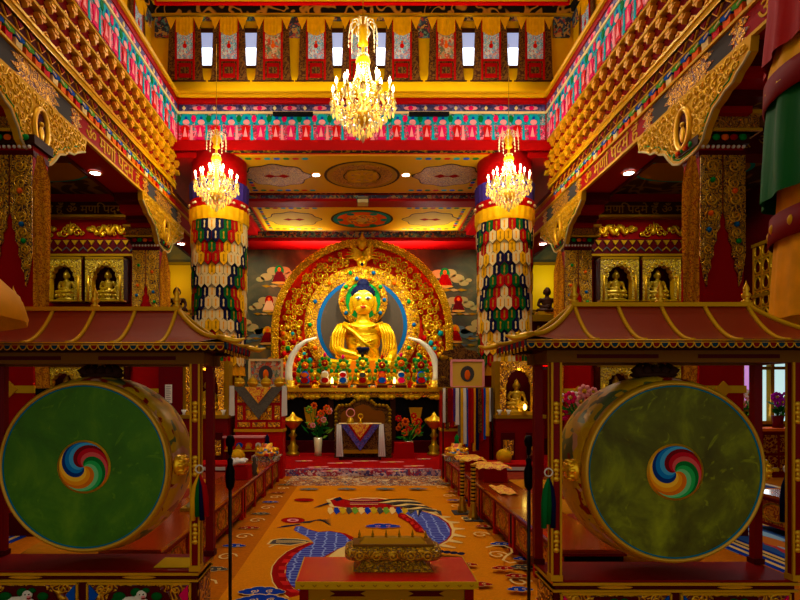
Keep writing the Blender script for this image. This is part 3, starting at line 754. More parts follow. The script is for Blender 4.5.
# niche cell prototypes
def niche_mesh(x, z):
    t = thing('niche_cabinet', 'x', 'shrine niche', (x, 10.12, z), 'gilded shrine niches along the end walls')
    mb = MB(); archframe(mb, x-.36, x+.36, z, z+.8, x-.23, x+.23, z+.4, z+.66, 10.12, .14, 'niche_gold', 'gold_paint')
    mb.box(x-.36, x+.36, 10.12, 10.26, z-.03, z, 'gold'); mb.box(x-.36, x+.36, 10.11, 10.26, z+.76, z+.8, 'gold_dull')
    for s in (-1, 1): mb.tube([(x+s*.3, 10.11, z), (x+s*.3, 10.11, z+.45)], .022, 'gold', 6)
    for i in range(9):
        a = PI*i/8; mb.ball((x+.26*math.cos(a), 10.11, z+.42+.27*math.sin(a)), .02, 'gold_bright', 6, 4)
    mb.build('arched_frame', t)
    MB().box(x-.36, x-.35, 10.13, 10.4, z, z+.8, 'red_dark').box(x+.35, x+.36, 10.13, 10.4, z, z+.8, 'red_dark').box(x-.36, x+.36, 10.4, 10.42, z, z+.8, 'red_dark').box(x-.36, x+.36, 10.13, 10.42, z-.02, z+.0, 'red_dark').build('case', t)
    return t
def statuette(x, y, z, S=.5):
    t = thing('buddha_statuette', 'x', 'statue', (x, y, z), 'small gilded Buddha statuettes in the niches'.replace('Buddha ', 'seated '))
    mb = MB(); seated(mb, (x, y, z+.12), S, 'statue_gold'); mb.ball((x, y, z+.12+S*.87), S*.07, 'statue_gold'); mb.tube([(x,y,z+.12+S*.9),(x,y,z+.12+S*.99)], [S*.05, S*.01], 'statue_gold', 8)
    q = bake(mb, 'figure', .014, 'statue_gold', None, (x, y, z), 2); q.parent = t; q.location = (0,0,0)
    mb = MB().lathe([(.0,0),(.2,0),(.2,.03),(.15,.06),(.2,.1),(.19,.13),(0,.13)], (x, y, z), 'statue_gold', 16, sy=.6)
    for i in range(12):
        a = i*PI/6; mb.ball((x+.19*math.cos(a), y+.115*math.sin(a), z+.09), (.035,.03,.035), 'statue_gold', 6, 4)
    mb.build('lotus_base', t)
    return t
row = {3.30: 'upper', 1.28: 'lower'}
protoN = protoS = None
for z in (3.30, 1.28, 2.36):
    for sg in (-1, 1):
        for j, cx in enumerate((4.83, 5.62) if z != 1.28 else (4.83, 5.62)):
            if z == 2.36: continue
            lab = '%s row gilded niche, %s the far pillar, %s' % (row[z].capitalize(), 'next to' if j == 0 else 'second from', SIDE[sg])
            lab = ('gilded cusped niche, %s row, %s far pillar, %s' % (row[z], 'beside' if j == 0 else 'second from', SIDE[sg]))
            if protoN is None: protoN = niche_mesh(sg*cx, z); n = protoN; protoS = statuette(sg*cx, 10.28, z); s = protoS
            else: n = copy_tree(protoN, (sg*cx, 10.12, z)); s = copy_tree(protoS, (sg*cx, 10.28, z))
            n['label'] = lab; s['label'] = 'small gilded seated Buddha in %s niche %s far pillar, %s' % (row[z], 'beside' if j == 0 else 'second from', SIDE[sg])
for nm, sg in XS:
    # gilded dragon reliefs and flaming jewel on the red frieze
    random.seed(11)
    for j, (x, kind) in enumerate(((4.85, 'd'), (5.62, 'j'), (6.35, 'd'))):
        mb = MB(); x *= sg; yy = 10.41
        if kind == 'd':
            d = sg if j == 0 else -sg
            body = [(x+d*(-.38+.76*i/24), yy, 4.69+.075*math.sin(i*.9)) for i in range(25)]
            mb.tube(body, [.018+.03*math.sin(PI*i/24) for i in range(25)], 'gold_bright', 6)
            mb.ball((x+d*.4, yy, 4.71), (.07,.03,.05), 'gold_bright', 8, 6)
            for i in range(16): mb.tube(spiral((x-.36+i*.048, yy, 4.69+random.uniform(-.09,.09)), .05, 1.1, random.choice((-1,1)), i, 10), .013, 'gold_bright', 4)
        else:
            for s in (-1, 1):
                for r, dz, dx in ((.09,-.05,.13), (.07,.02,.1), (.05,.08,.05), (.05,-.07,.22)): mb.tube(spiral((x+s*dx, yy, 4.69+dz), r, 1.3, s, 0, 12), .014, 'gold_bright', 4)
            mb.ball((x, yy, 4.68), (.06,.03,.08), 'gold_bright', 8, 6); mb.tube([(x,yy,4.72),(x,yy,4.86)], [.04,.004], 'gold_bright', 6)
        o = mb.build('dragon_relief' if kind == 'd' else 'jewel_relief', None, (x, yy, 4.69))
        tag(o, ('gilded coiling dragon relief on red frieze, %s the jewel, %s' % ('pillar side of' if j == 0 else 'window side of', SIDE[sg])) if kind == 'd' else 'gilded flaming jewel relief between two dragons, ' + SIDE[sg], 'relief', 'gilded reliefs on the red friezes')
    # panelling below the niches
    t = thing('wall_cupboard', 'long dark red cupboard with gold squares under the niches, ' + SIDE[sg], 'cupboard', (sg*5.6, 10.3, 0))
    mb = MB(); sb(mb, sg, 4.42, 7.2, 10.1, 10.44, 0, 1.2, 'red_dark'); sb(mb, sg, 4.42, 7.2, 10.06, 10.44, 1.2, 1.24, 'gold_dull'); mb.build('body', t)
    for i in range(4):
        x = sg*(4.8+i*.66); MB().box(x-.29, x+.29, 10.08, 10.1, .12, 1.1, 'red_lacquer').box(x-.12, x+.12, 10.07, 10.08, .5, .74, 'filigree_gold').build('door', t)
    # wide gold belt between niche rows
    mb = MB(); sb(mb, sg, 4.42, 7.2, 10.3, 10.44, 2.2, 3.2, 'red_lacquer'); sb(mb, sg, 4.42, 7.2, 10.28, 10.44, 2.12, 2.18, 'gold_dull'); struct(mb, 'trim_wall_belt')

# lattice cabinets on the side wall, olive side (seen) and its twin
for nm, sg in XS:
    t = thing('lattice_cabinet', 'gilded lattice front with leaf-shaped openings on side wall, ' + SIDE[sg], 'cabinet', (sg*7.3, 9.0, 2.4))
    mb = MB(); sb(mb, sg, 7.3, 7.35, 7.2, 10.05, 2.4, 4.3, 'red_dark'); mb.build('backing', t)
    mb = MB()
    for z in (2.4, 3.3, 4.24): sb(mb, sg, 7.24, 7.3, 7.2, 10.05, z, z+.06, 'gold_dull')
    for i in range(15): sb(mb, sg, 7.26, 7.3, 7.2+i*.2, 7.24+i*.2, 2.4, 4.3, 'gold')
    for j in range(6): sb(mb, sg, 7.27, 7.3, 7.2, 10.05, 2.5+j*.3, 2.53+j*.3, 'gold')
    for i in range(14):
        for j in range(6):
            c = (sg*7.27, 7.32+i*.2, 2.66+j*.3)
            mb.tube([(c[0], c[1]+.075*math.cos(a)*(1-.25*math.sin(a)), c[2]+.12*math.sin(a)) for a in [q*PI/5 for q in range(10)]], .018, 'gold', 4, closed=True)
    mb.build('lattice', t)

# ================================================================ great seated statue
BY = 14.2
t = thing('great_buddha_statue', 'large gilded seated Buddha statue with dark blue hair on the altar', 'statue', (.03, BY, 2.2))
S = 2.62; O = (.03, BY, 2.02)
mb = MB(); seated(mb, O, S, 'skin_gold', False)
q = bake(mb, 'figure', .034, 'gold_bright', None, (.03, BY, 2.2), 4); q.parent = t; q.location = (0,0,0)
def Q(x, y, z): return (O[0]+x*S, O[1]+y*S, O[2]+z*S)
mb = MB()   # matt painted face shell set over the head
mb.ball(Q(0,-.022,.745), (.108*S,.115*S,.137*S), 'skin_gold', 24, 16); mb.ball(Q(0,-.04,.662), (.08*S,.088*S,.068*S), 'skin_gold', 16, 10)
mb.ball(Q(0,-.14,.715), (.014*S,.02*S,.03*S), 'skin_gold', 10, 8)
mb.build('face', t)
mb = MB().ball(Q(0,.015,.815), (.12*S,.128*S,.095*S), 'hair_blue', 20, 12).ball(Q(0,.0,.905), (.062*S,.062*S,.062*S), 'hair_blue', 14, 10).ball(Q(0,0,.975), .02*S, 'gold_bright', 8, 6)
for i in range(60):
    a = i*2.4; h = (i/60)
    r = math.sqrt(max(0, 1-(h)**2)); mb.ball(Q(.118*r*math.cos(a),.015+.126*r*math.sin(a),.815+.092*h), .01*S, 'hair_blue', 6, 4)
mb.build('hair', t)
for s in (-1, 1):
    e = MB().ball(Q(s*.046,-.131,.752), (.032*S,.012*S,.013*S), 'white', 12, 6)
    e.tube([Q(s*(.014+.014*i),-.135+.004*i*.6,.785+.018*math.sin(PI*i/5)) for i in range(6)], .004*S, 'white', 5)
    eo = e.build('eye', t); MB().ball(Q(s*.046,-.143,.751), (.011*S,.006*S,.009*S), 'disc_blue', 8, 5).build('iris', eo)
MB().ball(Q(0,-.132,.668), (.032*S,.012*S,.008*S), 'lips', 12, 6).ball(Q(0,-.13,.658), (.018*S,.012*S,.008*S), 'lips', 10, 6).build('lips', t)
mb = MB()   # robe: hems and folds crossing chest and arm
for k in range(7):
    x0 = -.2+.012*k
    mb.tube([Q(x0+.0,-.07-.02,.50-.012*k), Q(x0+.1,-.135,.42-.02*k), Q(x0+.2,-.145,.32-.03*k), Q(x0+.3,-.14,.24-.035*k)], .012*S if k else .02*S, 'gold_bright', 6)
for k in range(5): mb.tube([Q(-.3+.01*k,-.05,.42-.05*k), Q(-.27,-.075,.38-.05*k), Q(-.22,-.09,.36-.05*k)], .01*S, 'gold_bright', 5)
for k in range(6): mb.tube([Q(-.3+.03*k,-.2-.008*k,.12-.008*k), Q(0,-.255,.075-.01*k), Q(.3-.03*k,-.2-.008*k,.12-.008*k)], .01*S, 'gold_bright', 5)
for s in (-1, 1): mb.tube([Q(s*.05,-.11,.46), Q(s*.12,-.1,.49), Q(s*.19,-.06,.52)], .012*S, 'gold', 6)
for k in range(4): mb.tube([Q(-.1,-.125,.40-.045*k), Q(0,-.145,.38-.045*k), Q(.1,-.125,.40-.045*k)], .008*S, 'gold', 5)
for s in (-1, 1):
    for k in range(5): mb.tube([Q(s*(.15+.025*k),-.1+.012*k,.50), Q(s*(.19+.028*k),-.1+.01*k,.40), Q(s*(.2+.026*k),-.09,.28), Q(s*(.17+.02*k),-.13,.16)], [.008*S,.013*S,.013*S,.006*S], 'gold_bright', 6)
for k in range(6): mb.tube([Q(-.12,-.115,.20+.0*k), Q(-.06+.02*k,-.14,.27+.01*k), Q(-.02+.03*k,-.13,.36)], [.006*S,.011*S,.005*S], 'gold_bright', 6)
mb.build('robe', t)
MB().lathe([(0,0),(.04*S,0),(.065*S,.05*S),(.06*S,.06*S),(0,.05*S)], Q(0,-.2,.2), 'hair_blue', 16).build('alms_bowl', t)
t = thing('lotus_throne', 'gilded lotus pedestal beneath the great statue', 'pedestal', (.03, BY, 1.67))
MB().lathe([(0,0),(1.15,0),(1.15,.06),(.95,.1),(.9,.12),(1.05,.18)], (.03, BY, 1.67), 'jewels', 32, sy=.6).build('plinth', t)
mb = MB()
for r, z, n, zz in ((1.06, 1.86, 26, 1), (1.04, 1.97, 26, -1)):
    for i in range(n):
        a = 2*PI*i/n; mb.ball((.03+r*math.cos(a), BY+.6*r*math.sin(a), z), (.13,.1,.1), 'gold_bright' if i % 2 else 'gold', 8, 6)
mb.lathe([(1.0,.1),(1.05,.2),(1.0,.36),(0,.36)], (.03, BY, 1.67), 'gold', 32, sy=.6)
mb.build('petals', t)
# silk drape hanging in front of the statue's lap
mb = MB()
for s in (-1, 1): mb.prism([(0,2.36),(s*.16,2.36),(s*.42,1.72),(s*.2,1.72)], (.03+s*.12, 13.53, 0), (1,0,0), (0,0,1), (0,.03,0), 'silk_orange')
tag(mb.build('silk_scarf', None, (.03, 13.53, 1.7)), 'orange silk scarf parted over the pedestal of the great statue', 'cloth')

# aureole
AZ, AR, AY = 3.28, 2.5, 14.85
t = thing('aureole', 'huge arched gilded aureole with red and gold scrollwork behind the statue', 'aureole', (0, AY, 1.67))
arch = lambda r, zb=1.67, n=48: [(-r, zb)]+[(-r*math.cos(PI*i/n), AZ+r*math.sin(PI*i/n)) for i in range(n+1)]+[(r, zb)]
MB().prism(arch(2.42), (0, 15.05, 0), (1,0,0), (0,0,1), (0,.12,0), 'orange_red').build('backing', t)
mb = MB()
ro, ri = arch(2.5), arch(2.3)
vs = [(x, 14.85, z) for x, z in ro]+[(x, 14.80, z) for x, z in arch(2.4)]+[(x, 14.87, z) for x, z in ri]+[(x, 15.1, z) for x, z in ro]
k = len(ro)
mb.add(vs, [(a*k+i, a*k+i+1, (a+1)*k+i+1, (a+1)*k+i) for a in (0, 1) for i in range(k-1)]+[(i, i+1, 3*k+i+1, 3*k+i) for i in range(k-1)], 'filigree_gold')
random.seed(2)
for i in range(96):
    a = PI*i/95
    for r in (2.43, 2.34): mb.tube(spiral((-r*math.cos(a), 14.78, AZ+r*math.sin(a)), .06, 1.1, 1 if i % 2 else -1, a, 9), .02, 'gold_bright', 4)
for s in (-1, 1):
    for i in range(16):
        for r in (2.43, 2.34): mb.tube(spiral((s*r, 14.78, 1.75+i*.1), .06, 1.1, s, i, 9), .02, 'gold_bright', 4)
mb.build('outer_band', t)
mb = MB()
def clear(x, z):
    return ((x/1.66)**2+((z-3.4)/1.68)**2 > 1) and not (abs(x) < .35 and z > 5.0)
cnt = 0
for i in range(-15, 16):
    for j in range(28):
        x = i*.145+random.uniform(-.03,.03); z = 1.75+j*.145+random.uniform(-.03,.03)
        inside = (abs(x) < 2.22) if z < AZ else (x*x+(z-AZ)**2 < 2.2**2)
        if not inside or not clear(x, z): continue
        low = z < AZ+.1
        if not low and (i*7+j*3) % 9 == 0: continue
        if low and (i+j) % 2:
            mb.ball((x, 14.93, z), random.uniform(.05,.09), random.choice(('halo_green','orange','carpet_maroon','gold_bright','gold','teal','red_bright')), 8, 5)
        mb.tube(spiral((x, 14.92, z), random.uniform(.07,.105), 1.4, random.choice((-1,1)), random.random()*6, 14), [.027-.016*q/13 for q in range(14)], 'gold_bright' if z > 3 else random.choice(('gold_bright','gold','orange_red')), 5)
mb.build('scrollwork_pattern', t)['kind'] = 'stuff'
def ring(mb, c, a, b, a2, b2, y, m, bump=.06, n=48, jew=0):
    vs = []; 
    for (rx, rz, dy) in ((a, b, .05), ((a+a2)/2, (b+b2)/2, -bump), (a2, b2, .05)):
        vs += [(c[0]+rx*math.cos(2*PI*i/n), y+dy, c[1]+rz*math.sin(2*PI*i/n)) for i in range(n)]
    mb.add(vs, [(q*n+i, q*n+(i+1) % n, (q+1)*n+(i+1) % n, (q+1)*n+i) for q in (0, 1) for i in range(n)], m, True)
    for i in range(jew):
        t_ = 2*PI*i/jew; mb.ball((c[0]+(a+a2)/2*math.cos(t_), y-bump-.01, c[1]+(b+b2)/2*math.sin(t_)), .06, ('disc_blue','halo_green','orange')[i % 3], 8, 5)
mb = MB(); ring(mb, (0, 3.4), 1.24, 1.27, 1.58, 1.62, 14.72, 'filigree_gold', .07, 56, 14)
for i in range(60):
    a = 2*PI*i/60; mb.tube(spiral((1.45*math.cos(a), 14.64, 3.4+1.49*math.sin(a)), .08, 1.0, 1 if i % 2 else -1, a, 9), .018, 'gold_bright', 4)
mb.build('body_halo_ring', t)
mb = MB().prism(ell(0, 3.4, 1.3, 1.33, 48), (0, 14.78, 0), (1,0,0), (0,0,1), (0,.04,0), 'disc_blue').prism(ell(0, 3.4, 1.13, 1.17, 48), (0, 14.775, 0), (1,0,0), (0,0,1), (0,.04,0), 'disc_grey'); mb.build('body_halo_disc', t)
mb = MB(); ring(mb, (.03, 4.03), .47, .5, .66, .69, 14.45, 'filigree_gold', .05, 40, 10)
for i in range(30):
    a = 2*PI*i/30; mb.tube(spiral((.03+.57*math.cos(a), 14.38, 4.05+.59*math.sin(a)), .05, 1.0, 1 if i % 2 else -1, a, 8), .013, 'gold_bright', 4)
mb.build('head_halo_ring', t)
MB().prism(ell(.03, 4.03, .5, .53, 32), (0, 14.5, 0), (1,0,0), (0,0,1), (0,.03,0), 'halo_green').build('head_halo_disc', t)
mb = MB().ball((0, 14.75, 5.1), (.14,.1,.16), 'gold_bright'); mb.ball((0, 14.68, 5.05), (.05,.05,.05), 'hair_blue'); mb.ball((0, 14.75, 5.6), (.12,.1,.14), 'gold_bright'); mb.tube([(0,14.75,5.7),(0,14.75,5.95)], [.08,.01], 'gold_bright', 8)
for s in (-1, 1):
    for k in range(6): mb.tube([(0,14.78,5.1+.05*k), (s*.25,14.76,5.25+.06*k), (s*(.5-.04*k),14.78,5.2+.1*k)], [.05,.04,.01], 'gold_bright', 6)
    mb.tube([(0,14.76,5.5),(s*.12,14.74,5.72),(s*.05,14.74,5.8)], [.03,.03,.01], 'gold_bright', 6)
mb.build('garuda_crest', t)

# ================================================================ altar and what stands on it
t = thing('altar_table', 'long black altar table with gilded edge below the great statue', 'altar', (0, 13.6, .4))
MB().box(-2.0, 2.0, 13.1, 15.6, .4, 1.45, 'black').build('body', t)
mb = MB().box(-2.12, 2.12, 12.95, 15.6, 1.58, 1.67, 'gold'); mb.box(-2.1, 2.1, 13.0, 15.6, 1.45, 1.58, 'filigree_gold'); mb.build('top', t)
for i in range(7):
    x = -1.8+i*.6; mb = MB()
    for dx, r in ((-.12,.06),(0,.08),(.12,.06)): mb.ball((x+dx, 12.97, 1.44), (r,.03,r*.8), 'gold_paint', 10, 6)
    mb.box(x-.2, x+.2, 12.96, 13.0, 1.43, 1.52, 'gold_paint'); mb.build('cloud_ornament', t)
for x in (-1.25, 1.3): MB().prism([(-.16,1.2),(.16,1.2),(.08,.75),(-.08,.75)], (x, 13.1, 0), (1,0,0), (0,0,1), (0,-.03,0), 'gold_paint').build('gilded_panel', t)
for x in (-1.9, -.75, .75, 1.9): MB().box(x-.06, x+.06, 13.02, 13.1, .4, 1.45, 'dark_wood').build('leg', t)

cols = [('blue', 'carpet_red', 'orange'), ('white', 'carpet_maroon', 'cream'), ('white', 'blue', 'red_bright'), ('gold', 'carpet_maroon', 'grey_panel'), ('red_bright', 'blue', 'orange'), ('cream', 'pink', 'blue'), ('blue', 'red_bright', 'leaf_light')]
words_t = ['blue and red discs under a red flower', 'white column with maroon disc', 'white column with blue and red discs', 'gold flower head over maroon and grey discs', 'red flower head with blue disc', 'cream column with pink disc', 'pale blue disc above a red one']
for i, px in enumerate((305, 325, 343, 362.5, 382, 401, 421)):
    x, y, z = (px-362)/540*13.25, 13.25, 1.67
    t = thing('torma_offering', 'painted butter sculpture offering on altar, ' + words_t[i], 'offering', (x, y, z), 'row of butter sculptures along the altar edge')
    MB().taper(x-.13, x+.13, y-.12, y+.12, z, z+.07, 'red_dark').box(x-.11, x+.11, y-.1, y+.1, z+.07, z+.11, 'gold_dull').build('base', t)
    a, b, c = cols[i]
    mb = MB().lathe([(0,0),(.1,0),(.12,.08),(.08,.16),(.1,.2),(.07,.3),(.0,.34)], (x, y, z+.1), a, 14)
    mb.prism(ell(0, 0, .09, .07, 16), (x, y-.1, z+.19), (1,0,0), (0,0,1), (0,-.03,0), b); mb.prism(ell(0, 0, .08, .06, 16), (x, y-.1, z+.32), (1,0,0), (0,0,1), (0,-.03,0), c); mb.build('body', t)
    mb = MB()
    zt = z+.56+(.05 if i % 2 else 0)
    for k in range(9):
        q = 2*PI*k/9; mb.ball((x+.13*math.cos(q), y-.02, zt+.13*math.sin(q)), (.05,.025,.05), 'halo_green' if k % 2 else 'leaf_light', 7, 5)
    for s in (-1, 1):
        for k in range(3): mb.ball((x+s*(.16+.01*k), y, z+.42-.09*k), (.05,.03,.06), ('halo_green','gold_paint','leaf_light')[k], 7, 5)
    mb.build('leaf_wreath', t)
    mb = MB().ball((x, y-.05, zt), (.08,.04,.08), ('orange','carpet_maroon','gold_paint','gold_bright','carpet_maroon','orange','carpet_maroon')[i], 10, 6).ball((x, y-.09, zt), .03, 'gold', 6, 4).ball((x, y-.03, zt+.2), (.04,.03,.06), ('carpet_maroon','pink','pink','black','carpet_maroon','pink','green')[i], 8, 5); mb.build('flower', t)
for i, px in enumerate((332, 394.5)):
    x = (px-362)/540*13.05
    t = thing('butter_lamp', 'small lit butter lamp at altar edge, %s' % ('between second and third offering' if i == 0 else 'between fifth and sixth offering'), 'lamp', (x, 13.05, 1.67))
    MB().lathe([(0,0),(.04,0),(.015,.03),(.015,.05),(.05,.09),(.05,.11),(0,.1)], (x,13.05,1.67), 'brass', 12).build('cup', t)
    MB().lathe([(.0,0),(.03,.01),(.035,.08),(.015,.15),(0,.17)], (x,13.05,1.77), 'candle_glow', 10).build('flame', t)
for s, xa in ((-1, -1.16), (1, 1.16)):
    t = thing('elephant_tusk', 'white curved tusk on a gilt stand, arching towards the statue, ' + SIDE[s], 'tusk', (s*1.84, 13.6, 1.67))
    pts = [P(*q, 13.6) for q in ((290.5,386),(288.5,376),(289,366),(292,356),(298,347),(306,341),(317,337.5))]
    pts = [(p[0] if s < 0 else -p[0]+.03, p[1], p[2]) for p in pts]
    MB().tube(pts, [.1,.095,.088,.078,.066,.05,.02], 'ivory', 14).build('ivory', t)
    MB().lathe([(0,0),(.16,0),(.16,.05),(.1,.1),(.12,.2),(0,.2)], (pts[0][0], 13.6, 1.67), 'gold', 14).build('stand', t)
# ================================================================ around the altar
def brass_lamp(x, y, z0, lab):
    t = thing('offering_lamp', lab, 'lamp', (x, y, z0), 'tall gilded covered lamps flanking the throne')
    MB().lathe([(0,0),(.16,0),(.15,.06),(.1,.1),(.13,.2),(.07,.26),(.05,.4),(.1,.46),(.05,.52),(.06,.62),(0,.62)], (x,y,z0), 'brass', 16).build('stem', t)
    MB().lathe([(.04,.6),(.12,.66),(.2,.76),(.22,.8),(.0,.8)], (x,y,z0), 'gold', 18).build('bowl', t)
    MB().lathe([(.23,.8),(.2,.84),(.07,.9),(.04,.96),(0,1.0)], (x,y,z0), 'gold_bright', 18).build('lid', t)
brass_lamp((293-362)/540*12.4, 12.4, .12, 'tall gilded covered lamp before the altar by pink and orange lilies')
brass_lamp((434-362)/540*12.4, 12.4, .12, 'tall gilded covered lamp before the altar by red gerberas')
def bouquet(x, y, z, n, cols, h, spread, lab, vasem='crystal', seed=1, name='flower_bouquet', cat='flowers'):
    random.seed(seed)
    t = thing(name, lab, cat, (x, y, z))
    MB().lathe([(0,0),(.09,0),(.08,.1),(.1,h*.35),(.09,h*.35),(.0,.03)], (x,y,z), vasem, 16).build('vase', t)
    st = MB(); fl = []
    for i in range(n):
        a = random.uniform(0, 2*PI); r = spread*math.sqrt(random.random()); zz = z+h*random.uniform(.55, 1)-.25*r
        p = (x+r*math.cos(a), y+.6*r*math.sin(a), zz); fl.append(p)
        st.tube([(x+.03*math.cos(a), y, z+h*.25), (x+r*.4*math.cos(a), y+.2*r*math.sin(a), z+h*.5), p], .008, 'leaf', 4)
    for i in range(n*2 if cat == 'flowers' else n*5):
        a = random.uniform(0, 2*PI); r = spread*random.random(); zz = z+h*random.uniform(.35, .75)
        c = Vector((x+r*math.cos(a), y+.6*r*math.sin(a), zz)); d = Vector((math.cos(a)*.1, -.03, random.uniform(-.02,.12)))
        w = Vector((0,.02,.03)); st.add([c-d, c+w, c+d, c-w], [(0,1,2,3)], random.choice(('leaf','leaf_light','leaf')))
    st.build('stems_and_leaves', t)
    for i, p in enumerate(fl):
        m = cols[i % len(cols)]; b = MB(); r = random.uniform(.04, .065)
        for k in range(7):
            q = 2*PI*k/7; b.ball((p[0]+r*math.cos(q), p[1]-.01, p[2]+r*math.sin(q)), (r*.55, r*.3, r*.55), m, 6, 4)
        b.ball((p[0], p[1]-.02, p[2]), r*.4, 'gold_paint' if m != 'orange' else 'carpet_maroon', 6, 4); b.build('flower', t)
bouquet(-1.0, 12.3, .12, 16, ['flower_orange', 'pink_pale', 'orange', 'leaf_light'], 1.2, .32, 'loose bouquet of orange and pink lilies left of the throne'.replace('left of the throne', 'between tall lamp and throne'), seed=4)
bouquet(1.08, 12.4, .12, 14, ['orange', 'red_bright', 'flower_orange'], .95, .3, 'bouquet of red and orange gerberas beside the carved throne', seed=8)
# throne with its draped front table
TX = .02
t = thing('carved_throne', 'carved brown and gold throne with arched back below the altar', 'throne', (TX, 12.3, .12))
pts = [(-.62,.12),(-.62,1.15),(-.55,1.25),(-.3,1.27),(-.2,1.36),(0,1.42),(.2,1.36),(.3,1.27),(.55,1.25),(.62,1.15),(.62,.12)]
MB().prism(pts, (TX,12.5,0), (1,0,0), (0,0,1), (0,.1,0), 'brocade_brown').prism([(x*.82, .12+(z-.12)*.9) for x, z in pts], (TX,12.49,0), (1,0,0), (0,0,1), (0,.02,0), 'throne_panel').build('back', t)
mb = MB()
for i in range(len(pts)-1):
    a, b = pts[i], pts[i+1]; n = max(2, int(math.dist(a, b)/.08))
    for k in range(n): mb.ball((TX+a[0]+(b[0]-a[0])*k/n, 12.48, a[1]+(b[1]-a[1])*k/n), (.045,.03,.045), 'gold_dull', 6, 4)
mb.build('carved_edge', t)
for s in (-1, 1): MB().prism([(11.9,.12),(12.5,.12),(12.5,.85),(12.2,.78),(11.95,.62),(11.9,.5)], (TX+s*.56-.07,0,0), (0,1,0), (0,0,1), (.14,0,0), 'brocade_brown').build('armrest', t)
MB().box(TX-.5, TX+.5, 11.95, 12.5, .12, .5, 'brocade_brown').build('seat', t)
t = thing('throne_table', 'small carved table before the throne with white top cloth', 'table', (-.04, 11.65, .12))
X = -.04
MB().box(X-.44, X+.44, 11.5, 11.85, .84, .88, 'dark_wood').build('top', t)
MB().box(X-.38, X+.38, 11.53, 11.82, .32, .84, 'brocade_brown').box(X-.4, X+.4, 11.51, 11.84, .26, .34, 'gold_dull').build('body', t)
for s in (-1, 1): MB().box(X+s*.42-.03, X+s*.42+.03, 11.52, 11.83, .12, .84, 'dark_wood').build('leg', t)
o = MB().box(X-.46, X+.46, 11.48, 11.87, .88, .895, 'cream').build('white_cloth', None, (X, 11.65, .88)); tag(o, 'white cloth lying on the carved table before the throne', 'cloth')
t = thing('table_apron', 'blue triangular silk apron with golden centre on the throne table', 'cloth', (X, 11.47, .88))
MB().prism([(-.42,.89),(.42,.89),(0,.32)], (X,11.485,0), (1,0,0), (0,0,1), (0,-.01,0), 'apron_blue').build('border', t)
MB().prism([(-.27,.89),(.27,.89),(0,.52)], (X,11.472,0), (1,0,0), (0,0,1), (0,-.01,0), 'silk_red').build('band', t)
MB().prism([(-.22,.89),(.22,.89),(0,.58)], (X,11.46,0), (1,0,0), (0,0,1), (0,-.01,0), 'brocade_bright').build('centre', t)
for s in (-1, 1):
    mb = MB(); mb.prism([(-.05,.89),(.05,.89),(.09,.2),(-.06,.2)], (X+s*.45,11.5,0), (1,0,0), (0,0,1), (0,-.02,0), 'cloth_white')
    for k in range(3): mb.tube([(X+s*.45-.03+.03*k,11.475,.88),(X+s*.45-.04+.045*k,11.475,.22)], .008, 'cloth_white', 5)
    tag(mb.build('white_scarf', None, (X+s*.45, 11.49, .2)), 'white silk scarf hanging at the throne table corner, ' + ('lamp with lilies side' if s < 0 else 'gerbera side'), 'scarf')
t = thing('ritual_bell', 'small gilded ring-topped bell on the throne table', 'bell', (-.25, 11.7, .895))
MB().lathe([(.09,0),(.07,.08),(.03,.13),(0,.14)], (-.25,11.7,.895), 'brass', 14).build('body', t)
MB().tube([(-.25+.09*math.cos(a),11.7,1.12+.09*math.sin(a)) for a in [i*PI/8 for i in range(16)]], .012, 'pink_pale', 6, closed=True).build('ring_handle', t)
t = thing('wheel_ornament', 'small golden wheel ornament at the centre of the throne table', 'ornament', (-.03, 11.6, .895))
MB().lathe([(0,0),(.06,0),(.02,.05),(.02,.1),(0,.1)], (-.03,11.6,.895), 'gold_bright', 10).build('foot', t)
MB().tube([(-.03+.05*math.cos(a),11.6,1.05+.05*math.sin(a)) for a in [i*PI/6 for i in range(12)]], .014, 'gold_bright', 5, closed=True).build('wheel', t)
o = MB().taper(.68, 1.15, 11.75, 12.1, .12, .46, 'cloth_red', .03, .03).build('covered_stool', None, (.9, 11.9, .12)); tag(o, 'low stool under a plain red cloth beside the throne', 'stool')

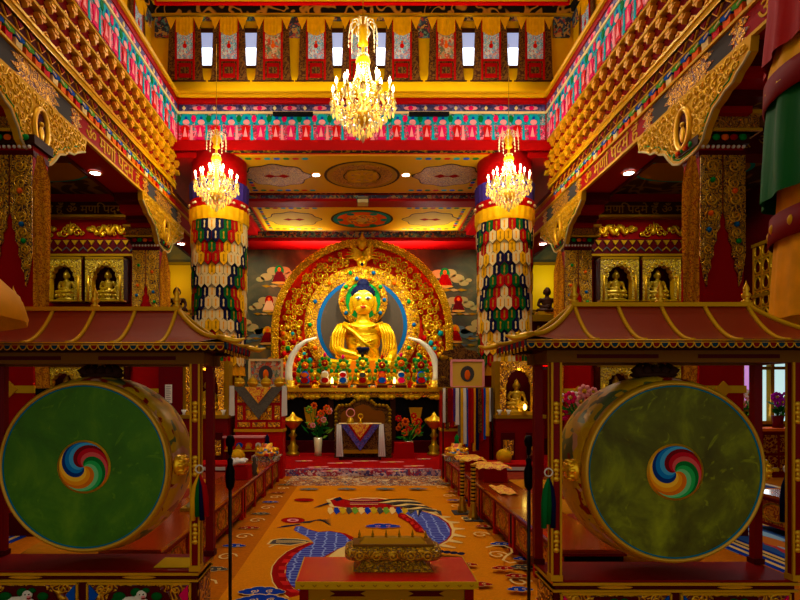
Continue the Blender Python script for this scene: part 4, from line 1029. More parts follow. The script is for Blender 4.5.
# cabinets flanking: red and gold, with framed picture
def cabinet(cx, y, lab, plab, apron):
    t = thing('offering_cabinet', lab, 'cabinet', (cx, y, 0))
    MB().box(cx-.43, cx+.43, y, y+.35, 0, 1.6, 'red_cab').box(cx-.45, cx+.45, y-.02, y+.36, .85, .9, 'gold_paint').build('body', t)
    MB().box(cx-.47, cx+.47, y-.05, y+.37, 1.6, 1.66, 'gold_dull').build('top', t)
    for (x0, x1, z0, z1) in ((-.38,-.2,1.38,1.55),(.2,.38,1.38,1.55),(-.38,-.29,1.07,1.32),(.29,.38,1.07,1.32),(-.23,.23,1.07,1.32),(-.38,-.16,.94,1.02),(-.11,.12,.94,1.02),(.17,.38,.94,1.02)):
        MB().box(cx+x0, cx+x1, y-.025, y, z0, z1, 'filigree_gold').build('carved_panel', t)
    if apron:
        a = thing('triangular_apron', 'grey triangular silk apron with yellow centre hanging on red cabinet', 'cloth', (cx, y-.07, 1.66))
        MB().prism([(-.45,1.66),(.45,1.66),(0,1.08)], (cx,y-.055,0), (1,0,0), (0,0,1), (0,-.01,0), 'cloth_grey').build('border', a)
        MB().prism([(-.24,1.66),(.24,1.66),(0,1.36)], (cx,y-.07,0), (1,0,0), (0,0,1), (0,-.01,0), 'brocade_bright').build('centre', a)
        for s in (-1, 1):
            mb = MB().prism([(-.04,1.68),(.04,1.68),(.05,1.15),(-.05,1.13)], (cx+s*.47,y-.06,0), (1,0,0), (0,0,1), (0,-.02,0), 'cloth_white')
            tag(mb.build('white_scarf', None, (cx+s*.47, y-.06, 1.2)), 'white scarf hanging from corner of red cabinet, ' + ('by the tusk' if s > 0 else 'by the banner pillar'), 'scarf')
        for i in range(4):
            x = cx-.36+.24*i; b = thing('golden_bowl', 'round golden bowl with domed lid, %s on cabinet with grey apron' % ('first from banner pillar', 'second from banner pillar', 'second from tusk', 'nearest the tusk'.replace('nearest', 'next to'))[i], 'bowl', (x, y, 1.66), 'golden bowls along the cabinet front')
            MB().lathe([(0,0),(.06,0),(.1,.06),(.1,.08),(0,.08)], (x,y+.06,1.66), 'gold', 14).build('bowl', b); MB().lathe([(.1,.08),(.09,.12),(.05,.16),(.015,.17),(.015,.2),(0,.2)], (x,y+.06,1.66), 'gold_dull', 14).build('lid', b)
    f = thing('framed_picture', plab, 'picture', (cx+.08, y+.25, 1.66))
    x0, x1, z0, z1, yy = cx-.2, cx+.36, 1.68, 2.14, y+.25
    MB().box(x0, x1, yy, yy+.03, z0, z1, 'thangka_warm' if apron else 'pale_medallion').prism(ell((x0+x1)/2, (z0+z1)/2, .13, .15, 16), (0,yy,0), (1,0,0), (0,0,1), (0,-.01,0), 'grey_panel').ball(((x0+x1)/2, yy-.005, (z0+z1)/2-.02), (.06,.02,.1), 'orange', 8, 6).build('image', f)
    mb = MB()
    for (a, b, c, d) in ((x0-.03,x1+.03,z0-.04,z0),(x0-.03,x1+.03,z1,z1+.04),(x0-.04,x0,z0,z1),(x1,x1+.04,z0,z1)): mb.box(a, b, yy-.02, yy+.03, c, d, 'cream' if apron else 'pink_pale')
    mb.build('frame', f)
cabinet(-1.86, 9.74, 'tall red cabinet with gilded carved panels beside the altar', 'picture in pale frame standing on cabinet with grey apron', True)
cabinet(1.9, 9.9, 'tall red cabinet half hidden behind hanging coloured scarves', 'picture in carved pinkish frame above hanging scarves', False)
mb = MB(); random.seed(6)
for i in range(40): mb.ball((1.9-.42+.84*random.random(), 10.3+.05*random.random(), 1.7+random.random()*.55), random.uniform(.04,.08), random.choice(('dark_wood','gold_dull','brocade_brown')), 6, 4)
mb.box(1.45, 2.3, 10.28, 10.36, 1.6, 2.2, 'brocade_brown'); mb.prism([(-.42,2.2),(.42,2.2),(.3,2.35),(.12,2.38),(0,2.5),(-.12,2.38),(-.3,2.35)], (1.87,10.28,0), (1,0,0), (0,0,1), (0,.08,0), 'brocade_brown')
tag(mb.build('carved_screen', None, (1.87, 10.2, 1.6)), 'carved brown and gold screen standing behind the pinkish framed picture', 'screen')
t = thing('scarf_rack', 'black rack with a golden top rail for hanging scarves', 'rack', (1.9, 9.72, 0))
MB().bar((1.45,9.72,1.62), (2.36,9.72,1.62), .018, 'gold').build('rail', t)
for x in (1.46, 2.35): MB().bar((x,9.72,0), (x,9.72,1.62), .014, 'black_metal').build('post', t)
sc = [('cloth_white',.62,.05),('brocade_brown',.75,.05),('silk_maroon',.62,.07),('silk_red',.7,.07),('purple',.6,.05),('cloth_white',.66,.06),('cloth_grey',.9,.06),('silk_yellow',1.02,.05),('cloth_white',1.0,.05),('blue',1.05,.05),('carpet_maroon',1.08,.06),('silk_red',.98,.05),('silk_gold',1.13,.06),('navy',1.12,.05),('brocade_brown',.8,.06),('silk_red',.95,.05),('blue',.92,.04),('silk_yellow',.86,.06),('cloth_white',.6,.04),('disc_grey',.55,.04)]
nmz = {'cloth_white':'white','brocade_brown':'brown patterned','silk_maroon':'maroon','silk_red':'red','purple':'purple','cloth_grey':'grey','silk_yellow':'yellow','blue':'blue','carpet_maroon':'dark red','silk_gold':'golden','navy':'navy','disc_grey':'pale grey'}
for i, (m, L, w) in enumerate(sc):
    x = 1.48+.045*i; y = 9.70-.012*(i % 3); vs = []
    for r in range(9):
        z = 1.64-L*r/8
        for j in range(4): vs.append((x+(j/3-.5)*w*(1+.15*r/8), y+.012*math.sin(j*2.3+i+r*.5)-.02*(r > 0), z))
    mb = MB().add(vs, [(r*4+j, r*4+j+1, r*4+j+5, r*4+j+4) for r in range(8) for j in range(3)], m, True)
    mb.add([(a, b+.008, c) for a, b, c in vs], [(r*4+j, r*4+j+1, r*4+j+5, r*4+j+4) for r in range(8) for j in range(3)], m, True)
    pos = 'near tusk end' if i < 7 else 'mid rack' if i < 13 else 'near shrine end'
    same = [k for k, q in enumerate(sc) if nmz[q[0]] == nmz[m]]
    k = same.index(i); ordn = '' if len(same) == 1 else (' first' if k == 0 else ' last' if k == len(same)-1 else ' middle')+' of its colour'
    tag(mb.build('ceremonial_scarf', None, (x, y, 1.64)), '%s%s silk scarf on rack, %s%s' % (nmz[m], '', pos, (',' + ordn) if ordn else ''), 'scarf', 'ceremonial scarves on the rack')
# low table under the apron cabinet
t = thing('low_altar_table', 'low red table painted with white conches and jewels before the apron cabinet', 'table', (-2.08, 9.6, 0))
MB().box(-2.42, -1.75, 9.5, 9.68, .52, .76, 'red_cab').box(-2.45, -1.72, 9.48, 9.7, .76, .79, 'pink_pale').box(-2.42, -1.75, 9.49, 9.5, .52, .55, 'gold_paint').build('body', t)
mb = MB()
for i, (m, r) in enumerate((('white',.05),('blue',.06),('orange',.06),('white',.05))):
    mb.prism(ell(-2.32+.165*i, .63, r, .05, 10), (0,9.5,0), (1,0,0), (0,0,1), (0,-.006,0), m)
    mb.prism([(-2.4+.17*i,.57),(-2.28+.17*i,.57),(-2.34+.17*i,.66)], (0,9.498,0), (1,0,0), (0,0,1), (0,-.006,0), 'gold_paint')
mb.build('painted_motif', t)
for x in (-2.36, -1.79):
    for y in (9.53, 9.66): MB().box(x-.03, x+.03, y-.03, y+.03, 0, .52, 'red_dark').build('leg', t)

# pillar shrines with a lit lamp
for sg in (-1, 1):
    cx = sg*2.8; y = 9.55
    t = thing('pillar_shrine', 'red and gold shrine at foot of banner pillar, ' + SIDE[sg], 'shrine', (cx, y, 0))
    MB().box(cx-.42, cx+.42, y, y+.38, 0, 1.1, 'red_lacquer').box(cx-.45, cx+.45, y-.03, y+.4, 1.1, 1.16, 'gold_dull').build('body', t)
    MB().box(cx-.33, cx+.33, y+.36, y+.38, 1.2, 2.1, 'red_dark').box(cx-.42, cx-.33, y+.1, y+.38, 1.16, 2.12, 'gold_dull').box(cx+.33, cx+.42, y+.1, y+.38, 1.16, 2.12, 'gold_dull').build('case', t)
    mb = MB(); archframe(mb, cx-.34, cx+.34, 1.2, 2.12, cx-.23, cx+.23, 1.7, 1.98, y+.08, .1, 'filigree_gold', 'gold_paint'); mb.box(cx-.36, cx+.36, y+.06, y+.2, 1.16, 1.22, 'gold'); mb.build('arched_frame', t)
    for s in (-1, 1):
        MB().box(cx+s*.22-.12, cx+s*.22+.12, y-.02, y, .3, .85, 'red_dark').box(cx+s*.22-.09, cx+s*.22+.09, y-.03, y-.02, .45, .72, 'filigree_gold').build('door', t)
    s_ = copy_tree(protoS, (cx, y+.24, 1.2)); s_['label'] = 'gilded seated Buddha in shrine at foot of banner pillar, ' + SIDE[sg]; s_['group'] = 'pillar shrine statuettes'
    t = thing('votive_lamp', 'small glowing votive lamp on pillar shrine, ' + SIDE[sg], 'lamp', (cx+.08, y+.02, 1.16))
    MB().lathe([(0,0),(.05,0),(.02,.04),(.05,.09),(0,.09)], (cx+.08,y-.0,1.16), 'brass', 10).build('cup', t); MB().ball((cx+.08,y,1.3), (.03,.03,.055), 'candle_glow', 8, 6).build('flame', t)
    for k, dx in enumerate((-.36, -.2, .34)):
        t = thing('water_bowl', 'small white offering bowl on pillar shrine ledge, %s' % SIDE[sg], 'bowl', (cx+dx, y, 1.16), 'white offering bowls on shrine ledge ' + SIDE[sg])
        MB().lathe([(0,0),(.03,0),(.02,.03),(.05,.09),(.04,.09),(0,.05)], (cx+dx,y+.03,1.16), 'white', 12).build('cup', t)
# yellow lit panel, exit sign, notice
struct(MB().box(5.0, 5.9, 15.85, 15.95, 4.0, 5.3, 'lit_panel').box(4.9, 6.0, 15.88, 15.98, 3.9, 5.4, 'gold_dull'), 'trim_lit_panel')
struct(MB().box(-5.9, -5.0, 15.85, 15.95, 4.0, 5.3, 'ochre').box(-6.0, -4.9, 15.88, 15.98, 3.9, 5.4, 'gold_dull'), 'trim_lit_panel')
for sg in (-1, 1):
    t = thing('sanctuary_cabinet', 'tall dark red and gold cabinet beyond the banner pillar, ' + SIDE[sg], 'cabinet', (sg*4.3, 12.6, .12))
    MB().box(sg*4.3-.7, sg*4.3+.7, 12.5, 13, .12, 3.2, 'red_dark').build('body', t)
    for k in range(3): MB().box(sg*4.3-.62+.42*k, sg*4.3-.28+.42*k, 12.47, 12.5, .5, 3.0, 'red_lacquer').box(sg*4.3-.67+.42*k, sg*4.3-.63+.42*k, 12.44, 12.5, .3, 3.1, 'gold_dull').build('door', t)
    MB().box(sg*4.3-.75, sg*4.3+.75, 12.4, 13.0, 3.2, 3.35, 'gold_dull').build('cornice', t)
    t = thing('guardian_statuette', 'dark seated figure on top of cabinet beyond banner pillar, ' + SIDE[sg], 'statue', (sg*4.35, 12.7, 3.35))
    mb = MB(); seated(mb, (sg*4.35, 12.7, 3.42), .7, 'dark_wood'); q = bake(mb, 'figure', .02, 'dark_wood', None, (sg*4.35, 12.7, 3.35), 2); q.parent = t; q.location = (0,0,0)
    MB().box(sg*4.35-.25, sg*4.35+.25, 12.55, 12.85, 3.35, 3.45, 'gold').build('plinth', t)
t = thing('exit_sign', 'small red lit exit sign high beyond the olive drum stand', 'sign', (3.5, 10.3, 2.05))
MB().box(3.4, 3.62, 10.28, 10.33, 2.06, 2.16, 'exit_red').build('lit_face', t); MB().box(3.39, 3.63, 10.3, 10.34, 2.0, 2.2, 'grey_panel').build('housing', t)
t = thing('notice_card', 'white printed notice card on dark red panel behind the green drum', 'notice', (-3.45, 9.6, 1.3))
MB().box(-3.5, -3.38, 9.6, 9.61, 1.37, 1.7, 'white').build('card', t)
mb = MB()
for i in range(9): mb.box(-3.485, -3.4 if i % 3 else -3.42, 9.598, 9.6, 1.40+i*.033, 1.408+i*.033, 'grey_panel')
mb.build('printed_lines', t)
t = thing('panel_door', 'plain dark red door panel behind the notice card', 'door', (-3.35, 9.7, 0)); MB().box(-3.62, -3.2, 9.61, 9.66, 0, 2.05, 'maroon').build('leaf', t); MB().box(-3.64, -3.18, 9.6, 9.68, 2.05, 2.2, 'gold_dull').build('gold_head', t)

# offering piles at the inner ends of the table rows
for sg in (-1, 1):
    cx, y = sg*1.58, 9.0
    t = thing('cloth_stand', 'small stand wrapped in floral cloth carrying an offering pile, ' + SIDE[sg], 'stand', (cx, y, .43))
    MB().box(cx-.2, cx+.2, y-.14, y+.14, .432, .5, 'red_dark').build('body', t)
    MB().prism([(-.23,.51),(.23,.51),(.23,.45),(.1,.4),(0,.34),(-.1,.4),(-.23,.45)], (cx,y-.15,0), (1,0,0), (0,0,1), (0,-.012,0), 'sash_floral').box(cx-.23, cx+.23, y-.15, y+.16, .5, .515, 'sash_floral').build('cloth', t)
    t = thing('offering_pile', ('tiered gilded offering with dark jewel tip' if sg < 0 else 'tiered gilded offering set with a green gem') + ' at the row end', 'offering', (cx, y, .515))
    MB().lathe([(0,0),(.2,0),(.2,.06),(.14,.07),(.14,.13),(.09,.14),(.09,.2),(0,.2)], (cx,y,.515), 'jewels', 18).build('tiers', t)
    MB().lathe([(0,.2),(.05,.2),(.03,.25),(.04,.29),(0,.36)], (cx,y,.515), 'hair_blue' if sg < 0 else 'halo_green', 12).build('jewel', t)
    mb = MB()
    for i in range(10): mb.ball((cx+.17*math.cos(i*.628), y+.15*math.sin(i*.628), .61), .03, 'gold_bright', 6, 4)
    mb.build('gold_beads', t)
for sg in (-1, 1):
    x, y = (-2.02, 8.75) if sg < 0 else (2.3, 8.75)
    t = thing('hand_drum', 'round golden skin-covered drum on the seat platform, ' + SIDE[sg], 'drum', (x, y, .4))
    MB().lathe([(0,-.09),(.1,-.09),(.12,-.04),(.12,.04),(.1,.09),(0,.09)], (x,y,.52), 'gold_paint', 20, axis='Y').build('shell', t); MB().lathe([(0,-.006),(.095,-.006),(.095,.0)], (x,y-.09,.52), 'ochre', 20, axis='Y').build('skin', t)
# grand red seats behind the rows, with pale fringe
for sg in (-1, 1):
    x0, x1 = sorted((sg*1.9, sg*2.75))
    t = thing('abbot_seat', 'broad red cloth-covered seat with white fringe near banner pillar, ' + SIDE[sg], 'seat', (sg*2.3, 8.7, 0))
    MB().box(x0, x1, 8.5, 9.0, 0, .38, 'cloth_red').build('base', t); MB().box(x0-.03, x1+.03, 8.46, 9.02, .38, .43, 'carpet_red').build('cushion', t); MB().box(x0-.03, x1+.03, 8.45, 8.462, .34, .39, 'cloth_white').build('fringe', t)

# ================================================================ bench tables and seats
def bench(x, y, s, lab):
    """one long low table, front panels facing the carpet; s = side"""
    t = thing('scripture_table', lab, 'table', (x, y, 0), 'low scripture tables lining the carpet' if abs(x) < 3 else 'low scripture tables in the outer rows')
    L, W = 1.39, .42
    xa, xb = (x, x+W) if s > 0 else (x-W, x)
    MB().box(xa-.015, xb+.015, y, y+L, .40, .43, 'bench_top').box(xa-.02, xb+.02, y-.01, y+L+.01, .385, .402, 'red_lacquer').build('top', t)
    for i in range(3):
        yy = y+.02+i*(L-.1)/2; MB().box(min(x, x+s*.05), max(x, x+s*.05), yy, yy+.055, 0, .39, 'red_cab').build('leg', t)
    for i in range(2):
        y0 = y+.075+i*(L-.1)/2; y1 = y0+(L-.1)/2-.055
        mb = MB().box(min(x+s*.015, x+s*.03), max(x+s*.015, x+s*.03), y0, y1, .09, .385, 'bench_panel')
        for (a, b, c, d) in ((y0,y1,.08,.11),(y0,y1,.355,.385),(y0,y0+.025,.09,.385),(y1-.025,y1,.09,.385)): mb.box(min(x+s*.005, x+s*.03), max(x+s*.005, x+s*.03), a, b, c, d, 'red_lacquer')
        mb.tube([(x+s*.012, (y0+y1)/2+.17*math.cos(q), .235+.1*math.sin(q)) for q in [k*PI/10 for k in range(20)]], .008, 'gold_dull', 4, closed=True)
        mb.build('front_panel', t)
    MB().box(xa, xb, y+.0, y+.03, .08, .385, 'black').build('end_panel', t); MB().box(xa, xb, y+L-.03, y+L, .08, .385, 'red_dark').build('end_panel', t)
    MB().box(xb-.03 if s > 0 else xa, xb if s > 0 else xa+.03, y, y+L, 0, .385, 'red_dark').build('back_panel', t)
    return t
pr = None
YS = (3.86, 5.36, 7.1, 8.6-.9+.0)
YS = (3.86, 5.27, 6.68, 8.09)
ordw = ('closest to the drum stand', 'second from the drum stand', 'second from the altar end', 'closest to the altar')
for sg in (-1, 1):
    p = None
    for k, y in enumerate(YS):
        lab = 'low red scripture table with carved panels, %s, %s' % (ordw[k], SIDE[sg])
        if p is None: p = bench(sg*1.45, y, sg, lab)
        else: copy_tree(p, (sg*1.45, y, 0), lab)
    for k, y in enumerate((4.9, 6.9)):
        copy_tree(p, (sg*4.5, y, 0), 'low red scripture table in the outer row, %s of the pair, %s' % ('front' if k == 0 else 'rear', SIDE[sg]), group='low scripture tables in the outer rows')
def seatpad(x, y, lab, c):
    t = thing('seat_platform', lab, 'seat', (x, y, 0), 'cushioned seats behind the scripture tables')
    MB().box(x-.34, x+.34, y-.36, y+.36, 0, .12, 'red_lacquer').build('base', t)
    for k in range(2):
        mb = MB(); z = .12+.1*k; mb.lathe([(0,0),(.31,0),(.35,.03),(.35,.07),(.31,.1),(0,.1)], (x,y,z), ('cushion','cushion_yellow')[(k+c) % 2], 28, wob=lambda t_, h: 1/max(abs(math.cos(t_)), abs(math.sin(t_)))**.75)
        mb.build('cushion', t)
    return t
for sg in (-1, 1):
    p = [None, None]
    for k in range(6):
        y = 4.5+.72*k
        lab = 'stacked flat brown seat cushions, place %s from the drum stand, %s' % (('first', 'second', 'third', 'fourth', 'fifth', 'sixth')[k], SIDE[sg])
        c = k % 2
        if p[c] is None: p[c] = seatpad(sg*2.35, y, lab, c)
        else: copy_tree(p[c], (sg*2.35, y, 0), lab)
# red boxes on tables
for (x, y, w, d, h, lab) in ((-1.62, 7.1, .3, .3, .17, 'red cloth-wrapped box with white cloth on top, on the scripture table'), (1.68, 6.95, .3, .34, .2, 'red box under golden brocade, on table next to the horns'), (1.62, 7.9, .26, .3, .18, 'second red box under golden brocade, farther towards the altar')):
    o = MB().taper(x-w/2, x+w/2, y-d/2, y+d/2, .432, .432+h, 'cloth_red', .01, .01).build('scripture_box', None, (x, y, .43)); tag(o, lab, 'box')
def drape(x, y, z, rx, ry, drop, m, name, lab, seed):
    random.seed(seed); vs = []; n = 14
    for i in range(n+1):
        for j in range(n+1):
            a, b = (i/n-.5)*2, (j/n-.5)*2; e = max(0, max(abs(a), abs(b))-.62)
            vs.append((x+a*rx, y+b*ry, z+.012+.012*math.sin(5*a+seed)*math.cos(4*b)-drop*e*2.2*(1+.25*math.sin(9*a+7*b))))
    fs = [(i*(n+1)+j, (i+1)*(n+1)+j, (i+1)*(n+1)+j+1, i*(n+1)+j+1) for i in range(n) for j in range(n)]
    mb = MB().add(vs, fs, m, True).add([(a, b, c-.006) for a, b, c in vs], fs, m, True)
    return tag(mb.build(name, None, (x, y, z)), lab, 'cloth')
drape(1.66, 6.93, .64, .21, .23, .05, 'brocade_bright', 'brocade_cloth', 'yellow and orange brocade draped over the red box next to the horns', 1)
drape(1.58, 7.9, .62, .2, .22, .05, 'brocade_bright', 'brocade_cloth', 'yellow and orange brocade draped over the farther red box', 3)
drape(1.62, 6.2, .43, .1, .28, .0, 'brocade_bright', 'table_runner', 'narrow yellow cloth lying flat on the table nearer the drum', 2)
mb = MB(); random.seed(4)
for i in range(14): mb.ball((-1.62+random.uniform(-.09,.09), 7.05+random.uniform(-.08,.08), .63+random.uniform(0,.05)), (random.uniform(.03,.07), .05, .03), 'cloth_white', 8, 6)
q = bake(mb, 'bundled_cloth', .012, 'cloth_white', None, (-1.62, 7.05, .6), 2); tag(q, 'crumpled white cloth lying on the red box', 'cloth')
t = thing('yellow_packet', 'yellow wrapped packet on scripture table behind the white cloth', 'packet', (-1.6, 7.6, .432)); MB().taper(-1.78,-1.48,7.45,7.75,.432,.5,'silk_yellow',.02,.02).build('wrap', t)
t = thing('silver_figure', 'small silvery ritual vase standing among yellow cloths', 'vase', (-1.5, 7.45, .43)); MB().lathe([(0,0),(.05,0),(.03,.05),(.045,.12),(.02,.17),(.03,.22),(0,.26)], (-1.47,7.38,.432), 'disc_grey', 12).build('body', t)
# the two long horns standing on the carpet
for k, (x, y) in enumerate(((1.29, 6.95), (1.36, 6.6))):
    t = thing('ritual_horn', 'upright brass ritual horn with dark beaded bands, ' + ('farther of the two on the carpet' if k == 0 else 'nearer of the two on the carpet'), 'horn', (x, y, 0), 'brass horns standing on dark mats')
    MB().lathe([(.0,.015),(.065,.015),(.06,.06),(.035,.14),(.04,.17),(.03,.2)], (x,y,0), 'brass', 16).build('bell', t)
    mb = MB()
    for i in range(10): mb.lathe([(.028,0),(.036,.012),(.028,.024)], (x,y,.2+i*.045), 'gold', 12); mb.lathe([(.026,.024),(.026,.045)], (x,y,.2+i*.045), 'black', 12)
    mb.lathe([(.026,0),(.04,.02),(.04,.03),(0,.03)], (x,y,.65), 'brass', 12); mb.build('tube', t)
    tag(MB().box(x-.12, x+.1, y-.13, y+.13, .006, .016, 'grey_panel').build('dark_mat', None, (x, y, .006)), 'small dark square mat under the %s brass horn' % ('farther' if k == 0 else 'nearer'), 'mat')
# things on the row end next to the drums
t = thing('glass_stupa', 'small clear and gold ornament on the scripture table behind the green drum', 'ornament', (-1.62, 5.2, .432))
MB().box(-1.72,-1.52,5.1,5.3,.432,.46,'gold_dull').build('tray', t); MB().lathe([(0,0),(.07,0),(.07,.02),(.03,.06),(.05,.1),(.02,.15),(.0,.2)], (-1.62,5.2,.46), 'crystal', 14).build('stupa', t)
t = thing('grey_cushion_cloth', 'flat patterned cloth pad under the green drum near the rug', 'cloth', (-2.1, 4.35, 0)); MB().box(-2.02,-1.92,4.0,4.25,.0,.1,'sash_floral').build('pad', t)
t['label'] = 'pale patterned cloth pad on the floor beneath the green drum'
bouquet(2.9, 7.2, .9, 12, ['flower_white', 'pink_pale', 'flower_white', 'pink'], .75, .26, 'pink and white peony bouquet on pedestal behind the olive drum', 'brass', 12)
tag(MB().box(2.75, 3.05, 7.05, 7.35, 0, .9, 'red_dark').box(2.72, 3.08, 7.02, 7.38, .87, .9, 'gold_dull').build('flower_pedestal', None, (2.9, 7.2, 0)), 'dark red pedestal carrying the pink and white bouquet', 'pedestal')
# window ledge cabinet with orchids
t = thing('window_cabinet', 'carved red and gold cabinet below the bright window', 'cabinet', (7.9, 10.1, 0))
MB().box(7.05, 8.55, 9.9, 10.35, 0, .85, 'red_lacquer').build('body', t); MB().box(7.0, 8.58, 9.86, 10.37, .85, .9, 'orange').build('top', t)
for i in range(4): MB().box(7.36+i*.3, 7.6+i*.3, 9.88, 9.9, .45, .78, 'red_scroll').box(7.36+i*.3, 7.6+i*.3, 9.87, 9.9, .12, .4, 'red_scroll').build('panel', t)
for k, (x, c, lab) in enumerate(((7.19, ['flower_white', 'pink_pale'], 'potted white orchid beside the window post'), (7.78, ['flower_purple'], 'potted purple orchid on the window cabinet'), (8.2, ['leaf_light', 'flower_purple'], 'potted leafy plant with few blooms, at the window corner'))):
    bouquet(x, 10.1, .9, 7, c, .65, .14, lab, 'maroon', 20+k, 'potted_orchid', 'plant')
# ================================================================ carpets
mb = MB().box(-1.07, 1.40, 2.2, 9.0, .001, .006, 'carpet_orange')
mb.box(-1.3, 1.42, 9.0, 10.06, .001, .006, 'mosaic_rug')
zc = [.0065]
def floorpoly(pts, m, raw=False):
    zc[0] += .00012
    q = pts if raw else [FP(*p) for p in pts]
    mb.add([(a, b, zc[0]) for a, b in q], [tuple(range(len(q)))], m)
def outline(pts, g=.02):
    q = [FP(*p) for p in pts]; cx = sum(a for a, b in q)/len(q); cy = sum(b for a, b in q)/len(q)
    return [(a+(a-cx)/max(.05, math.hypot(a-cx, b-cy))*g, b+(b-cy)/max(.05, math.hypot(a-cx, b-cy))*g) for a, b in q]
def strip(pts, w, m, raw=False):
    q = [Vector((*(p if raw else FP(*p)), 0)) for p in pts]; zc[0] += .00012; vs = []
    for i, p in enumerate(q):
        d = (q[min(i+1, len(q)-1)]-q[max(i-1, 0)]).normalized(); nn = Vector((-d.y, d.x, 0)); ww = w if not isinstance(w, list) else w[i]
        vs += [(p.x+nn.x*ww, p.y+nn.y*ww, zc[0]), (p.x-nn.x*ww, p.y-nn.y*ww, zc[0])]
    mb.add(vs, [(2*i, 2*i+1, 2*i+3, 2*i+2) for i in range(len(q)-1)], m)
def cloud(x, y, s, m, e='carpet_cream'):
    for g, mm in ((1.16, e), (1, m)):
        for a, b, r in ((-.5,0,.28),(-.18,.12,.34),(.2,.1,.32),(.52,-.02,.26),(0,-.1,.3),(.75,-.05,.15),(-.75,-.04,.15)):
            floorpoly([(x+s*a+r*s*g*math.cos(t)+0, y+s*b*1.2+r*s*g*math.sin(t)*1.1) for t in [k*PI/8 for k in range(16)]], mm, True)
    for sx in (-1, 1): strip([(x+s*sx*.3+s*.17*(1-k/12)*math.cos(k*.8*sx+1), y+s*.17*(1-k/12)*math.sin(k*.8*sx+1)) for k in range(12)], .012*s*2, e, True)
def arc_body(out, inn, edge_out, edge_in):
    pass
# front coil of the dragon
red_o = [(313,544),(302,548),(292,553),(284,560),(279,567),(278,574),(280,582),(286,590),(296,597)]
strip(red_o, .065, 'carpet_cream'); strip(red_o, .055, 'carpet_maroon')
for i in range(len(red_o)-1):
    a, b = FP(*red_o[i]), FP(*red_o[i+1]); floorpoly([a, ((a[0]+b[0])/2, (a[1]+b[1])/2), ((a[0]+b[0])/2+.07, (a[1]+b[1])/2), (a[0]+.07, a[1])], 'red_bright', True)
blue1 = [(308,530),(318,533),(330,532),(341,534),(352,540),(347,546),(337,550),(326,556),(318,563),(311,574),(306,586),(300,592),(291,586),(286,577),(287,566),(294,556),(304,549),(314,544),(308,538),(300,534),(294,531),(296,527),(302,527)]
floorpoly(outline(blue1, .02), 'carpet_maroon', True); floorpoly(blue1, 'dragon_scale')
floorpoly([(347,546),(338,550),(330,556),(325,562),(345,566),(352,552)], 'carpet_cream'); floorpoly([(350,541),(345,536),(339,533),(345,534),(354,538)], 'carpet_red')
for k in range(9): strip([(296+k*1.5,523.5), (312+k,521.5-.2*k), (331,519.5+k*.9)], [.022,.016,.002], ('navy','grey_panel','black')[k % 3])
for k in range(3): strip([(300,525),(285,526.5+k*.6),(277,528.5)], [.02,.014,.004], 'navy')
floorpoly([FP(293+12*math.cos(t), 521+3*math.sin(t)) for t in [k*PI/10 for k in range(20)]], 'carpet_red', True); floorpoly([FP(293+6*math.cos(t), 521+1.5*math.sin(t)) for t in [k*PI/10 for k in range(20)]], 'pink_pale', True); floorpoly([FP(293+3*math.cos(t), 521+.8*math.sin(t)) for t in [k*PI/10 for k in range(20)]], 'carpet_red', True)
leafp = [(269,545),(273,541),(282,539.5),(296,540),(311,542),(302,544),(290,546),(280,545)]
floorpoly(outline(leafp, .025), 'carpet_cream', True); floorpoly(leafp, 'grey_panel'); strip([(280,545),(274,546),(269,548)], .012, 'carpet_cream')
for k in range(3): strip([(276,541.5+k),(292,541.5+k*.9),(306,542.3+k*.4)], .006, 'carpet_cream')
# rear coil
blue2 = [(398,508),(408,509.5),(417,511),(428,514),(438,518),(446,524),(450,530),(450,536),(446,541),(437,546),(431,541),(427,535),(421,527),(413,519),(405,514),(398,513)]
spk = [(405,507.5),(416,509),(427,512),(438,516),(447,521.5),(452,528),(453,534),(450,540),(443,545)]
for i, (a, b) in enumerate(spk):
    floorpoly([(a-4,b+1.2),(a+2,b+.5),(a+13,b+1.5+(i > 5)*2),(a+12,b+2.3+(i > 5)*2),(a,b+3)], 'carpet_cream')
floorpoly(outline(blue2, .075), 'carpet_cream', True); floorpoly(outline(blue2, .03), 'carpet_red', True); floorpoly(blue2, 'dragon_scale')
floorpoly([(398,514),(405,515),(413,520),(420,527),(425,534),(416,533),(409,524),(398,518)], 'carpet_maroon')
for i in range(5): floorpoly([(401+i*4.5,516+i*3.4),(404+i*4.5,515.4+i*3.4),(407+i*4,518+i*3.4),(403+i*4,519+i*3.4)], 'red_bright')
# head with mane and beard
head = [(330,501),(338,499),(350,501),(362,499),(380,499.5),(396,502),(410,506),(404,510),(386,510),(366,509),(348,509),(334,507)]
floorpoly(outline(head, .06), 'carpet_cream', True); floorpoly(head, 'carpet_red')
for k in range(14): 
    a = 328+k*6.2; c = ('carpet_cream','carpet_blue','paper_yellow','grey_panel','leaf_light')[k % 5]
    floorpoly([(a,508.5),(a+3.5,508.2),(a+6,512.5),(a+2,515.5),(a-.5,512)], c)
for k in range(8):
    a = 392+k*3; strip([(a-8,503+k*.5),(a+8,503.5+k*.9),(a+26-k*3,503+k*2.2)], [.035,.03,.003], ('carpet_cream','navy','grey_panel')[k % 3])
for k in range(9):
    a = 388+k*4.5; b = 500+k*1.1
    floorpoly([(a-16,b+3), (a,b+.2), (a+17,b-.6+k*.5), (a+30-k*1.5,b+1.2+k*.9), (a+12,b+1.6+k*.3), (a,b+2.6)], ('black','carpet_cream','grey_panel')[k % 3])
for k in range(5): strip([(350,500+k*1.4),(365,500.4+k*1.3),(378,499.5+k*1.5)], .014, ('pink_pale','carpet_cream','navy')[k % 3])
floorpoly([(333,500),(340,498),(343,500.5),(337,502.5)], 'navy'); strip([(330,504),(320,507),(314,509)], [.03,.02,.003], 'navy')
